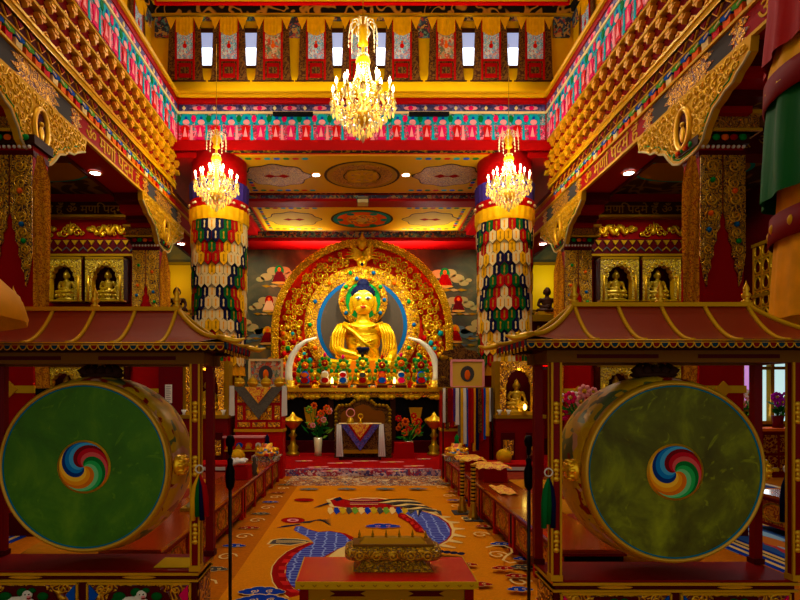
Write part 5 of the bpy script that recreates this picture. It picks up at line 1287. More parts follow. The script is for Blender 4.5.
floorpoly([FP(304+10*math.cos(t), 501+1.7*math.sin(t)) for t in [k*PI/8 for k in range(16)]], 'carpet_maroon', True)
x, y = FP(383,527.5); cloud(x, y, .22, 'carpet_blue', 'pink_pale')
x, y = FP(262,594); cloud(x, y, .2, 'carpet_blue'); x, y = FP(262,603); cloud(x, y, .22, 'carpet_blue')
for px in (309, 347, 385, 418): x, y = FP(px, 490.5); cloud(x, y, .17, 'mural_blue', 'carpet_orange')
for px, py, c in ((480,588,'carpet_maroon'), (466,568,'carpet_maroon'), (517,580,'carpet_maroon'), (520,594,'carpet_blue'), (524,563,'carpet_blue'), (455,503,'purple'), (503,573,'carpet_maroon')):
    x, y = FP(px, py); cloud(x, y, .11 if py > 560 else .13, c)
for i in range(4): floorpoly([FP(440+i*7+4*math.cos(t), 556+i*.8+1.6*math.sin(t)) for t in [k*PI/6 for k in range(12)]], 'navy', True)
strip([(486,552),(494,550),(504,550),(511,553),(512,557),(506,561),(503,565),(510,568),(516,567)], .012, 'carpet_cream')
tag(mb.build('dragon_carpet', None, (0, 5, 0)), 'orange carpet woven with a blue-scaled dragon and clouds between the tables', 'carpet')
mb = MB(); zc[0] = .0005
for sg in (-1, 1):
    for k in range(9):
        yy = 3.3+k*.72; cloud(sg*(1.27 if sg < 0 else 1.43)-.02, yy, .13, ('carpet_blue','carpet_maroon','grey_panel')[k % 3])
        strip([(sg*1.28+.1*math.cos(q*.7)*(1-q/14), yy+.36+.12*math.sin(q*.7)*(1-q/14)) for q in range(12)], .01, 'carpet_cream', True)
tag(mb.build('floor_motif', None, (0, 0, 0)), kind='structure')['label'] = 'cloud motifs woven in the floor'
for sg in (-1, 1):
    mb = MB(); a = 3.62
    sb(mb, sg, a, 6.9, 2.6, 9.9, .001, .006, 'side_rug')
    for k, (w, m) in enumerate(((.07,'carpet_blue'),(.05,'carpet_cream'),(.06,'carpet_blue'),(.05,'carpet_cream'),(.03,'navy'),(.05,'carpet_cream'),(.05,'carpet_blue'))):
        sb(mb, sg, a, a+w, 2.6, 9.9, .006, .0075, m); a += w
    tag(mb.build('aisle_rug', None, (sg*5.2, 6, 0)), 'blue, white and orange patterned aisle rug with striped border, ' + SIDE[sg], 'rug')
    mb = MB(); zc[0] = .0015
    for k in range(6):
        yy = 3.6+k*.9
        for q in range(4): strip([(sg*(3.0-.25*q+.1*math.sin(i*.9)), yy-.3+.11*i) for i in range(8)], [.002,.02,.03,.03,.03,.03,.02,.002], 'carpet_cream')
        
    tag(mb.build('floor_scroll', None, (0, 0, 0)), kind='structure')
tag(MB().box(-1.25, 1.32, 10.12, 11.4, .12, .128, 'carpet_red').box(-1.25, 1.32, 10.12, 10.2, .128, .13, 'cloud_border').build('red_rug', None, (0, 10.7, .12)), 'deep red rug with white cloud scrolls leading to the throne', 'rug')
mb = MB(); zc[0] = .1285
random.seed(9)
for (px, py, s) in ((318,467,.16),(340,463,.2),(365,461,.22),(392,462,.2),(414,466,.16),(330,471,.13),(362,470,.17),(396,471,.13),(424,459,.12),(304,461,.14)):
    Yq = (H-.128)*FX/(py-CY); x = (px-CX)/FX*Yq
    for k in (-1, 0, 1):
        zc[0] += .0001; mb.add([(x+s*k*.8+s*.5*math.cos(t), Yq+.06*math.sin(t)+.02*k, zc[0]) for t in [q*PI/6 for q in range(12)]], [tuple(range(12))], 'pink_pale' if k else 'carpet_cream')
tag(mb.build('rug_motif', None, (0, 10.7, .128)), kind='structure')

# ================================================================ drums and stands
def drum(cx, Y, cz, headm, lab):
    t = thing('temple_drum', lab, 'drum', (cx, Y, cz))
    R_ = .452
    MB().lathe([(R_-.006,.03),(R_+.016,.05),(R_+.03,.12),(R_+.034,.2),(R_+.03,.28),(R_+.016,.35),(R_-.006,.37)], (cx,Y,cz), 'barrel_paint', 72, axis='Y').build('barrel', t)
    MB().lathe([(R_-.019,-.002),(R_-.014,-.012),(R_-.003,-.01),(R_+.006,.005),(R_+.008,.035),(R_-.006,.045)], (cx,Y,cz), 'drum_rim', 72, axis='Y').build('front_rim', t)
    MB().lathe([(R_-.026,-.002),(R_-.019,-.006),(R_-.018,.0)], (cx,Y,cz), 'teal_line', 72, axis='Y').build('blue_edge_line', t)
    MB().lathe([(0,.01),(R_-.02,.01),(R_-.02,.03),(0,.03)][1:3]+[(0.001,.03)], (cx,Y,cz), 'drum_rim', 48, axis='Y')
    MB().lathe([(0.0,.0),(R_*.5,.0),(R_-.02,.0)], (cx,Y,cz), headm, 72, axis='Y', smooth=False).build('drumhead', t)
    MB().lathe([(0.0,.375),(R_-.01,.375),(R_+.004,.36),(R_-.004,.34)], (cx,Y,cz), 'maroon', 48, axis='Y').build('rear_drumhead', t)
    # four-coloured whirl emblem
    e = MB(); r = .142; N = 14; cols = ['orange_w', 'green_w', 'red_w', 'blue_w']
    e.lathe([(0,-.002),(r,-.002),(r,.0)], (cx,Y,cz), 'gold', 40, axis='Y')
    r2 = r*.92
    nr, na = 20, 16
    for k in range(4):
        for h in range(3):      # three tones across each arm, as painted
            vs = []; n_ = na//4+2
            for i in range(nr+1):
                f = 1-(1-i/nr)**2; tw = 3.2*(2/PI)*math.acos(min(1, f*.985))
                for j in range(n_):
                    th = k*PI/2+PI/2*(h+j/(n_-1))/3+tw+2.0
                    vs.append((cx+r2*f*math.cos(th), Y-.005, cz+r2*f*math.sin(th)))
            e.add(vs, [(i*n_+j, i*n_+j+1, (i+1)*n_+j+1, (i+1)*n_+j) for i in range(nr) for j in range(n_-1)], (cols[k]+'3', cols[k], cols[k]+'2')[h])
    ro = e.build('whirl_emblem', t)
    for s in (-1, 1):
        b = MB()
        b.lathe([(.0,0),(.055,0),(.06,.015),(.05,.03),(.045,.05),(.02,.06),(0,.062)] if s > 0 else [(.0,0),(.055,0),(.06,-.015),(.05,-.03),(.045,-.05),(.02,-.06),(0,-.062)], (cx+s*(R_+.012), Y+.08, cz), 'gold_bright', 14, axis='X')
        for k in range(10): b.ball((cx+s*(R_+.045), Y+.08+.045*math.cos(k*.628), cz+.045*math.sin(k*.628)), (.025,.012,.012), 'gold_bright', 6, 4)
        b.bar((cx+s*(R_+.06), Y+.08, cz), (cx+s*(.575), Y+.08, cz), .012, 'gold_paint'); b.build('side_boss', t)
    h = MB()
    for k in range(5): h.tube([(cx-.06+.03*k, Y+.2, cz+R_+.02), (cx-.1+.05*k, Y+.18, cz+R_+.07), (cx-.07+.035*k, Y+.2, cz+R_+.1)], [.03,.03,.01], 'dark_wood', 7)
    h.ball((cx, Y+.2, cz+R_+.04), (.13,.05,.03), 'dark_wood', 14, 6); h.bar((cx, Y+.2, cz+R_+.05), (cx, Y+.2, cz+R_+.135), .02, 'gold_dull'); h.build('top_hanger', t)
    st = MB()
    for k in range(48):
        a = 2*PI*k/48; st.ball((cx+(R_+.012)*math.cos(a), Y+.055, cz+(R_+.012)*math.sin(a)), .007, 'brass', 5, 3)
    st.build('tack_row', t)['kind'] = 'stuff'
    return t
drum(-1.477, 2.87, 1.158, 'drumhead_green', 'large hanging temple drum with dark green head')
drum(1.565, 2.70, 1.155, 'drumhead_olive', 'large hanging temple drum with stained olive-brown head')

def stand(xc, Yf, which):
    hw, dp, zt = .61, .27, .60
    lab = 'red and gold roofed stand holding the ' + ('green-headed' if which < 0 else 'olive-headed') + ' drum'
    t = thing('drum_stand', lab, 'drum stand', (xc, Yf, 0))
    x0, x1, y0, y1 = xc-hw, xc+hw, Yf, Yf+dp
    MB().box(x0-.01, x1+.01, y0-.01, y1+.02, zt-.02, zt, 'red_lacquer').build('table_top', t)
    mb = MB().box(x0, x1, y0, y1, .06, zt-.02, 'red_dark')
    mb.box(x0-.015, x1+.015, y0-.016, y1+.016, zt-.026, zt-.012, 'gold_paint'); mb.box(x0-.012, x1+.012, y0-.012, y1+.012, zt-.062, zt-.05, 'gold_paint'); mb.box(x0-.02, x1+.02, y0-.02, y1+.02, 0, .06, 'gold_dull')
    for k in (0, 1):
        c = xc-hw/2+k*hw; mb.prism(ell(c, zt-.038, .09, .008, 10), (0,y0-.001,0), (1,0,0), (0,0,1), (0,-.006,0), 'gold')
    mb.build('cabinet', t)
    for k in (0, 1):
        a, b = x0+.035+k*hw, x0+hw-.03+k*(hw-.005); z0, z1 = .08, zt-.07
        p = MB().box(a, b, y0-.008, y0, z0, z1, 'filigree')
        p.box(a-.004, b+.004, y0-.014, y0, z1-.006, z1+.006, 'gold_paint'); p.box(a-.01, a, y0-.014, y0, z0, z1, 'gold_paint'); p.box(b, b+.01, y0-.014, y0, z0, z1, 'gold_paint')
        c = (a+b)/2; w = (b-a)/2
        car = [(-.62,0),(-.58,.05),(-.42,.08),(-.4,.12),(0.4,.12),(.42,.08),(.58,.05),(.62,0),(.66,-.08),(.62,-.2),(.58,-.3),(.4,-.36),(-.4,-.36),(-.58,-.3),(-.62,-.2),(-.66,-.08)]
        car = [(c+q*w, z1-.06+r*.62-.02) for q, r in [(u_, v_*.9) for u_, v_ in car]]
        p.prism(car, (0,y0-.008,0), (1,0,0), (0,0,1), (0,-.006,0), 'red_dark')
        for s in (-1, 1):
            p.prism([(c+s*w*.98,z1-.005),(c+s*w*.9,z1-.03),(c+s*w*.8,z1-.06),(c+s*w*.9,z1-.1),(c+s*w*.98,z1-.13)], (0,y0-.008,0), (1,0,0), (0,0,1), (0,-.007,0), 'blue' if (s > 0) == (k == 0) else 'pink')
            for q in range(3): p.tube(spiral((c+s*w*.74, y0-.01, z1-.03-q*.16), .035, 1.4, s, q, 14), .005, 'gold', 4)
        p.build('carved_panel', t)
        l = MB(); zz = z1-.15; d = 1 if k else 1; yy = y0-.02
        def E(x_, z_, rx, rz, m, dy=0): l.ball((c+x_, yy-dy, zz+z_), (rx, .012, rz), m, 14, 8)
        E(-.03, .045, .10, .04, 'white'); E(.02, .095, .028, .024, 'white', .004); E(-.07, .03, .045, .045, 'white'); E(.005, .07, .03, .03, 'white')
        E(-.012, .105, .03, .024, 'silk_green', -.004); E(.04, .115, .022, .014, 'silk_green', -.004); E(-.10, .085, .035, .024, 'silk_green'); E(-.125, .06, .02, .02, 'silk_green'); E(.10, .085, .03, .022, 'silk_green')
        E(.03, .088, .014, .009, 'pink_pale', .006); E(.015, .1, .004, .004, 'black', .01); E(.034, .101, .004, .004, 'black', .01); E(.032, .078, .011, .004, 'carpet_maroon', .01)
        for q in (-.09, -.03, .05, .1): E(q, -.05, .018, .05, 'white'); 
        for q in range(5): l.tube(spiral((c-.06+.03*q, yy-.012, zz+.055), .012, 1.2, 1, q, 8), .003, 'cream', 4)
        l.build('painted_snow_lion', t)
    inner = x0 if which > 0 else x1
    s_ = -1 if which > 0 else 1
    mb = MB().box(min(inner, inner+s_*.008), max(inner, inner+s_*.008), y0+.03, y1-.03, .08, zt-.08, 'filigree'); mb.box(min(inner, inner+s_*.014), max(inner, inner+s_*.014), y0, y1, zt-.06, zt-.05, 'gold_paint'); mb.build('carved_side_panel', t)
    for (xx, yy, fr) in ((x0,y0,1),(x1,y0,1),(x0,y1,0),(x1,y1,0)):
        w = .022
        p = MB().box(xx-w, xx+w, yy-w, yy+w, zt, 1.72, 'red_lacquer')
        if not fr: p.box(xx-w-.008, xx+w+.008, yy-w-.008, yy+w+.008, zt, zt+.03, 'red_dark'); p.build('post', t); continue
        for sx in (-1, 1):
            for sy in (-1, 1): p.box(xx+sx*w-.005, xx+sx*w+.005, yy+sy*w-.005, yy+sy*w+.005, zt, 1.72, 'gold_paint')
        for z in (.8, 1.16, 1.45):
            for q in range(5): p.ball((xx, yy-w-.002, z+.022*(q-2)), (.013 if q % 2 else .018, .006, .014), 'gold', 8, 4)
        p.box(xx-w-.008, xx+w+.008, yy-w-.008, yy+w+.008, zt, zt+.03, 'gold_paint')
        p.build('post', t)
    mb = MB()
    for yy in (y0, y1): mb.box(x0-.05, x1+.05, yy-.03, yy+.03, 1.705, 1.765, 'lintel_brown'); mb.box(x0+.1, xc-.1, yy-.034, yy+.034, 1.725, 1.745, 'red_dark'); mb.box(xc+.1, x1-.1, yy-.034, yy+.034, 1.725, 1.745, 'red_dark')
    for xx in (x0, x1): mb.box(xx-.03, xx+.03, y0-.0, y1, 1.705, 1.765, 'lintel_brown')
    mb.box(x0-.04, x1+.04, y0-.02, y1+.02, 1.765, 1.785, 'red_dark')
    for yy in (y0-.03, y1+.01): mb.box(x0-.12, x1+.12, yy-.03, yy+.03, 1.768, 1.79, 'dark_wood')
    mb.build('lintel', t)
    # concave hipped roof
    rx0, rx1, ry = xc-.46, xc+.46, (y0+y1)/2; ex0, ex1, ey0, ey1 = xc-.80, xc+.80, y0-.16, y1+.16; zr, ze = 2.02, 1.80
    def rp(f, e, side):   # f from ridge 0 to eave 1
        return zr-(zr-ze)*(1-(1-f)**1.9)
    N = 8; mb = MB(); nu = 12
    def surf(c0, c1, r0, r1):
        vs = []
        for i in range(N+1):
            f = i/N; z = rp(f, 0, 0)
            for j in range(nu+1):
                g = j/nu; a = [r0[q]+(r1[q]-r0[q])*g for q in (0, 1)]; b = [c0[q]+(c1[q]-c0[q])*g for q in (0, 1)]
                lift = .03*f*abs(2*g-1)**6
                vs.append((a[0]+(b[0]-a[0])*f, a[1]+(b[1]-a[1])*f, z+lift))
        fs = [(i*(nu+1)+j, i*(nu+1)+j+1, (i+1)*(nu+1)+j+1, (i+1)*(nu+1)+j) for i in range(N) for j in range(nu)]
        mb.add(vs, fs, 'roof_red', True)
    surf((ex0,ey0),(ex1,ey0),(rx0,ry),(rx1,ry)); surf((ex0,ey1),(ex1,ey1),(rx0,ry),(rx1,ry))
    surf((ex0,ey0),(ex0,ey1),(rx0,ry),(rx0,ry)); surf((ex1,ey0),(ex1,ey1),(rx1,ry),(rx1,ry))
    mb.box(ex0+.01, ex1-.01, ey0+.01, ey1-.01, ze-.012, ze-.006, 'red_dark'); mb.build('roof', t)
    MB().box(rx0-.02, rx1+.02, ry-.022, ry+.022, zr-.01, zr+.012, 'gold_paint').build('ridge', t)
    def rib(ax, ay, bx, by, r=.011):
        pts = []
        for i in range(11):
            f = i/10; e = abs((bx-xc)/.8)
            pts.append((ax+(bx-ax)*f, ay+(by-ay)*f, rp(f,0,0)+.006+(.03*f if e > .98 else 0)))
        MB().tube(pts, r, 'gold_paint', 6).build('roof_rib', t)
    for k in range(3):
        xx = xc-.23+.23*k; rib(xx, ry, xx, ey0)
    for sx in (-1, 1):
        rib(xc+sx*.46, ry, xc+sx*.46, ey0)
        for ey in (ey0, ey1): rib(xc+sx*.46, ry, xc+sx*.8, ey, .013)
        for ey in (ey0, ey1):
            f = MB().tube([(xc+sx*.77,ey,ze+.035),(xc+sx*.82,ey-.01,ze+.022),(xc+sx*.87,ey-.015,ze+.012),(xc+sx*.91,ey-.02,ze+.024)], [.013,.017,.014,.005], 'gold', 8)
            f.ball((xc+sx*.85,ey-.012,ze+.032), (.014,.01,.01), 'gold_bright', 6, 4); f.build('eave_finial', t)
    for k, (ya, fx) in enumerate(((ey0, 0), (ey1, 0))):
        n = 40; w = (ex1-ex0)/n
        tl = MB()
        for i in range(n):
            c = ex0+w*(i+.5); col = 'silk_maroon' if i % 2 else 'teal_dark'
            tl.prism([(c-w*.44, ze+.01)]+[(c-w*.44*math.cos(q*PI/6), ze-.006-.022*math.sin(q*PI/6)) for q in range(7)]+[(c+w*.44, ze+.01)], (0,ya,0), (1,0,0), (0,0,1), (0,.012,0), col)
            tl.tube([(c-w*.46*math.cos(q*PI/6), ya-.002, ze-.008-.024*math.sin(q*PI/6)) for q in range(7)], .0028, 'gold', 4)
        tl.bar((ex0, ya, ze+.005), (ex1, ya, ze+.005), .004, 'gold'); tl.bar((ex0, ya, ze-.006), (ex1, ya, ze-.006), .0025, 'gold'); tl.build('valance_tile_pattern', t)
    for xx in (ex0, ex1):
        tl = MB(); n = 12; w = (ey1-ey0)/n
        for i in range(n):
            c = ey0+w*(i+.5); tl.prism([(c-w*.44, ze+.01)]+[(c-w*.44*math.cos(q*PI/6), ze-.006-.022*math.sin(q*PI/6)) for q in range(7)]+[(c+w*.44, ze+.01)], (xx,0,0), (0,1,0), (0,0,1), (.012,0,0), 'carpet_maroon' if i % 2 else 'teal_dark')
        for i in range(9): tl.tube([(xx, ey0+.03+i*w*1.3, ze-.02), (xx, ey0+.03+i*w*1.3, ze-.045)], [.004,.007], 'gold', 5)
        tl.build('valance_tile_pattern', t)
    for dx in (-.46, 0, .46):
        MB().lathe([(0,0),(.022,0),(.024,.012),(.012,.02),(.02,.032),(.024,.045),(.012,.06),(.016,.07),(.014,.085),(.006,.1),(0,.125)], (xc+dx, ry, zr+.01), 'gold', 14).build('ridge_finial', t)
    return t
stand(-1.50, 2.90, -1)
stand(1.592, 2.75, 1)
o = MB().box(-1.13, -.93, 2.93, 3.1, .602, .606, 'paper_yellow').build('yellow_paper', None, (-.95, 3.0, .602)); tag(o, 'yellow paper sheet lying on the green drum stand', 'paper')
t = thing('yellow_board', 'narrow yellow lettered board leaning inside the olive drum stand', 'board', (1.03, 2.95, .6))
MB().box(1.02, 1.06, 2.86, 2.87, .602, .8, 'paper_yellow').box(1.03, 1.036, 2.855, 2.86, .65, .76, 'gold_dull').build('board', t)

def tassel(x, y, zt, zb, cols, lab):
    t = thing('prayer_tassel', lab, 'tassel', (x, y, zb))
    MB().tube([(x+.02*math.cos(a), y, zt+.03+.02*math.sin(a)) for a in [i*PI/6 for i in range(12)]], .004, 'white', 5, closed=True).build('loop', t)
    for i, m in enumerate(cols):
        dx = (i-(len(cols)-1)/2)*.02
        MB().tube([(x, y, zt), (x+dx*.8, y, zt-.06), (x+dx*1.1, y, (zt+zb)/2), (x+dx*1.2, y+.004*i, zb+.02*(i % 2))], [.008,.014,.016,.014], m, 8).build('silk_strand', t)
tassel(-.855, 2.84, 1.12, .88, ['silk_yellow', 'silk_green', 'navy', 'silk_red'], 'yellow, green and red silk tassel tied to the green drum stand')
tassel(.94, 2.72, 1.12, .87, ['green', 'silk_green', 'navy'], 'green and navy silk tassel tied to the inner post of olive drum stand')
tassel(2.245, 2.85, 1.12, .87, ['navy', 'purple', 'silk_red'], 'dark blue silk tassel tied to the outer post of olive drum stand')
def mic(x, y, lab, lean=0):
    t = thing('microphone_stand', lab, 'microphone stand', (x, y, 0))
    MB().lathe([(0,0),(.12,0),(.12,.012),(.03,.03),(0,.03)], (x,y,0), 'black_metal', 24).build('base', t)
    MB().bar((x,y,.02), (x,y,.98), .011, 'black_metal', 10).bar((x,y,.95), (x,y,1.2), .008, 'black_metal', 10).build('pole', t)
    MB().lathe([(.011,0),(.026,.02),(.03,.06),(.03,.12),(.016,.16),(.02,.19),(.01,.2)], (x,y,.94), 'black', 14).build('clutch', t)
    MB().lathe([(.01,0),(.016,.02),(.016,.05),(.026,.06),(.03,.09),(.02,.12),(0,.125)], (x,y,1.16), 'black', 14).build('microphone', t)
mic(-.83, 3.4, 'thin black microphone stand beside the green drum stand')
mic(1.05, 3.4, 'thin black microphone stand beside the olive drum stand')

# ================================================================ front table with gilded casket
t = thing('offering_table', 'low red lacquered table with yellow studded edge on the dragon carpet', 'table', (.14, 3.2, 0))
x0, x1, y0, y1 = -.365, .64, 3.0, 3.46
MB().box(x0, x1, y0, y1, .475, .5, 'table_red').build('top', t)
mb = MB().box(x0-.006, x1+.006, y0-.008, y0, .462, .502, 'paper_yellow')
for i in range(15): mb.prism([(-.012,.016),(0,.006),(.012,.016),(.01,.022),(0,.014),(-.01,.022)], (x0+.035+i*.067, y0-.008, .467), (1,0,0), (0,0,1), (0,-.002,0), 'gold_dull')
for xx in (x0-.006, x1): mb.box(xx, xx+.006, y0, y1, .462, .502, 'gold_paint')
mb.build('studded_edge', t)
mb = MB().box(x0+.05, x1-.05, y0+.03, y0+.045, .34, .462, 'gold_dull')
for c in (-.08, .36): mb.prism([(-.1,.44),(-.07,.425),(-.1,.41),(.1,.41),(.07,.425),(.1,.44)], (c, y0+.03, 0), (1,0,0), (0,0,1), (0,-.004,0), 'red_dark')
mb.build('apron', t)
MB().box(x0+.05, x1-.05, y1-.045, y1-.03, .34, .462, 'gold_dull').box(x0+.05, x0+.06, y0+.03, y1-.03, .34, .462, 'gold_dull').box(x1-.06, x1-.05, y0+.03, y1-.03, .34, .462, 'gold_dull').build('side_apron', t)
for xx in (x0+.04, x1-.04):
    for yy in (y0+.04, y1-.04): MB().box(xx-.025, xx+.025, yy-.02, yy+.02, 0, .475, 'red_lacquer').build('leg', t)
c = .185; Y = 3.26
t = thing('incense_casket', 'long gilded embossed incense casket on the low red table', 'casket', (c, Y, .5))
MB().taper(c-.235, c+.235, Y-.1, Y+.1, .501, .553, 'casket_gold', .05, .04).build('base', t)
mb = MB(); n = 16
prof = [(Y-.05, .552), (Y-.085, .565), (Y-.105, .59), (Y-.1, .62), (Y-.07, .642), (Y+.07, .642), (Y+.1, .62), (Y+.105, .59), (Y+.085, .565), (Y+.05, .552)]
secs = [(-.287,.5),(-.28,.75),(-.262,.93),(-.235,1),(.235,1),(.262,.93),(.28,.75),(.287,.5)]
vs = [(c+a, Y+(p[0]-Y)*s, .597+(p[1]-.597)*s) for a, s in secs for p in prof]; k = len(prof)
mb.add(vs, [(i*k+j, i*k+(j+1) % k, (i+1)*k+(j+1) % k, (i+1)*k+j) for i in range(len(secs)-1) for j in range(k)]+[tuple(range(k)), tuple((len(secs)-1)*k+j for j in range(k))], 'casket_gold')
for i in range(5): mb.tube([(c-.2+.1*i+.024*math.cos(a), Y-.104, .597+.024*math.sin(a)) for a in [q*PI/6 for q in range(12)]], .004, 'gold', 4, closed=True); mb.ball((c-.2+.1*i, Y-.104, .597), (.01,.006,.01), 'gold', 6, 4)
mb.build('embossed_body', t)
MB().taper(c-.24, c+.24, Y-.075, Y+.075, .642, .656, 'lintel_brown').taper(c-.2, c+.2, Y-.06, Y+.06, .656, .682, 'gold_dull', .03, .035).build('lid', t)
for i in range(6):
    MB().lathe([(0,0),(.012,0),(.006,.012),(.009,.02),(.004,.03),(.003,.04),(0,.05)], (c-.2+.08*i, Y, .678), 'gold_dull', 8).build('lid_finial', t)
# ================================================================ chandeliers
def chandelier():
    """master of unit size around the origin: candle ring at z=0"""
    t = thing('crystal_chandelier', 'x', 'chandelier', (0,0,0), 'crystal chandeliers hanging over the hall')
    MB().bar((0,0,.98), (0,0,2.55), .006, 'gold_dull', 6).build('chain', t)
    mb = MB().lathe([(.0,.98),(.03,.97),(.05,.93),(.03,.88),(.07,.84),(.1,.78),(.05,.7),(.07,.64),(.0,.6)], (0,0,0), 'gold', 14)
    mb.lathe([(.02,.6),(.03,.5),(.09,.46),(.1,.42),(.04,.3),(.05,.1),(.03,-.1),(.1,-.2),(.13,-.26),(.06,-.34),(0,-.36)], (0,0,0), 'gold', 14); mb.build('stem', t)
    cr = MB(); random.seed(1)
    def drop(p, s=1.0, m='crystal'): cr.lathe([(0,0),(.013*s,-.02*s),(.009*s,-.045*s),(0,-.06*s)], p, m, 6, smooth=False)
    for k in range(10):     # crown sprays
        a = 2*PI*k/10; ca, sa = math.cos(a), math.sin(a)
        cr.tube([(0,0,.8), (.1*ca,.1*sa,.92), (.17*ca,.17*sa,.88), (.19*ca,.19*sa,.76)], .008, 'crystal', 5)
        for q in range(3): drop((.19*ca, .19*sa, .76-.055*q), .9)
    for k in range(16):     # strings from crown to bowl
        a = 2*PI*k/16; ca, sa = math.cos(a), math.sin(a)
        for q in range(14):
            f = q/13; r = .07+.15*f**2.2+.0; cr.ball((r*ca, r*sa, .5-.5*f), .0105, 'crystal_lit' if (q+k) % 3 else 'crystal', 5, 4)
    arms = [(12, .40, 0.0, 0), (6, .25, .12, .26)]
    ai = []
    for n, R_, zz, off in arms:
        for k in range(n):
            a = 2*PI*k/n+off; ca, sa = math.cos(a), math.sin(a)
            ai.append((R_*ca, R_*sa, zz))
            am = MB().tube([(.05*ca,.05*sa,-.18+zz), (R_*.4*ca,R_*.4*sa,-.24+zz), (R_*.8*ca,R_*.8*sa,-.19+zz), (R_*ca,R_*sa,-.07+zz)], .008, 'gold', 6)
            am.lathe([(.01,-.07),(.035,-.045),(.04,-.03),(.012,-.04)], (R_*ca,R_*sa,zz), 'gold_bright', 10); am.build('arm', t)
            cd = MB().lathe([(.0,-.04),(.011,-.04),(.011,.06),(0,.06)], (R_*ca,R_*sa,zz), 'white', 8).build('candle_tube', t)
            MB().lathe([(0,.06),(.012,.07),(.019,.09),(.013,.12),(0,.15)], (R_*ca,R_*sa,zz), 'bulb', 8).build('bulb', cd)
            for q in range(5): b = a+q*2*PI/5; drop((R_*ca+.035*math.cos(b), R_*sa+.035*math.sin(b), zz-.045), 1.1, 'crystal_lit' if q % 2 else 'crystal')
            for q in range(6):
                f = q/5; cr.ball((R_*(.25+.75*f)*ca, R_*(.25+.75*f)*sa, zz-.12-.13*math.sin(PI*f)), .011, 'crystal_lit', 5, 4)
    for lay, (r, z, n) in enumerate(((.36,-.16,26),(.30,-.22,24),(.25,-.28,20),(.19,-.33,16),(.13,-.38,12),(.07,-.42,8),(.42,-.12,24),(.2,-.1,18),(.28,-.05,18))):
        for k in range(n):
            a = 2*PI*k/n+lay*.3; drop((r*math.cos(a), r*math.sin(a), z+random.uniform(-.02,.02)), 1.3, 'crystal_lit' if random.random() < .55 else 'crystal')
            cr.ball((r*math.cos(a), r*math.sin(a), z+.02), .012, 'crystal', 5, 4)
    drop((0,0,-.42), 2.4)
    o = cr.build('crystal_drops', t); o['kind'] = 'stuff'
    MB().ball((0,0,-.16), (.04,.04,.05), 'bulb', 10, 8).build('centre_bulb', t)
    return t
CH = chandelier()
spots = [((363-362)/540*7.5, 7.5, 5.83, 1.04, 'largest-looking crystal chandelier hanging in the middle of the hall'), (-2.48, 9.2, 5.2, .88, 'crystal chandelier in front of the banner pillar, on the green drum side'), (2.50, 9.2, 5.2, .88, 'crystal chandelier in front of the banner pillar, on the olive drum side')]
for i, (x, y, z, s, lab) in enumerate(spots):
    c = CH if i == 0 else copy_tree(CH)
    c.location = (x, y, z-(.17 if i == 0 else .06)); c.scale = (s, s, s*(1.1 if i == 0 else 1.05)); c['label'] = lab.replace('largest-looking', 'biggest bright')

# ================================================================ banner pillars hung with pennants
colsR = ['cream', 'silk_red', 'silk_green', 'navy', 'cream', 'silk_yellow']
colsP = ['cream', 'navy', 'silk_green', 'silk_red', 'silk_yellow', 'cream']
names = {'cream': 'cream', 'navy': 'navy', 'silk_green': 'green', 'silk_red': 'red', 'silk_yellow': 'golden'}
def pen(m, g, name, parent):
    w, L = .066, .34; n = 5; mb = MB()
    mb.prism([(-w-.007,0),(w+.007,0),(w+.007,-L+.065),(0,-L-.012),(-w-.007,-L+.065)], (0,.004,0), (1,0,0), (0,0,1), (0,.006,0), 'red_dark' if m == 'navy' else 'black')  # dark edging added behind the pennant, stands in for shaded gaps
    out = [(-w,0),(w,0),(w,-L+.07),(0,-L),(-w,-L+.07)]
    mb.prism(out, (0,0,0), (1,0,0), (0,0,1), (0,.006,0), m)
    for s in (1, -1):
        mb.prism([(-.016,-.20+s*.055),(.016,-.20+s*.055),(.008,-.20),(-.008,-.20)], (0,-.003,0), (1,0,0), (0,0,1), (0,.003,0), g)
        mb.prism(ell(0,-.20+s*.058,.014,.014,8), (0,-.004,0), (1,0,0), (0,0,1), (0,.003,0), g)
    o = mb.build(name, None, (0,0,0)); o.parent = parent; return o
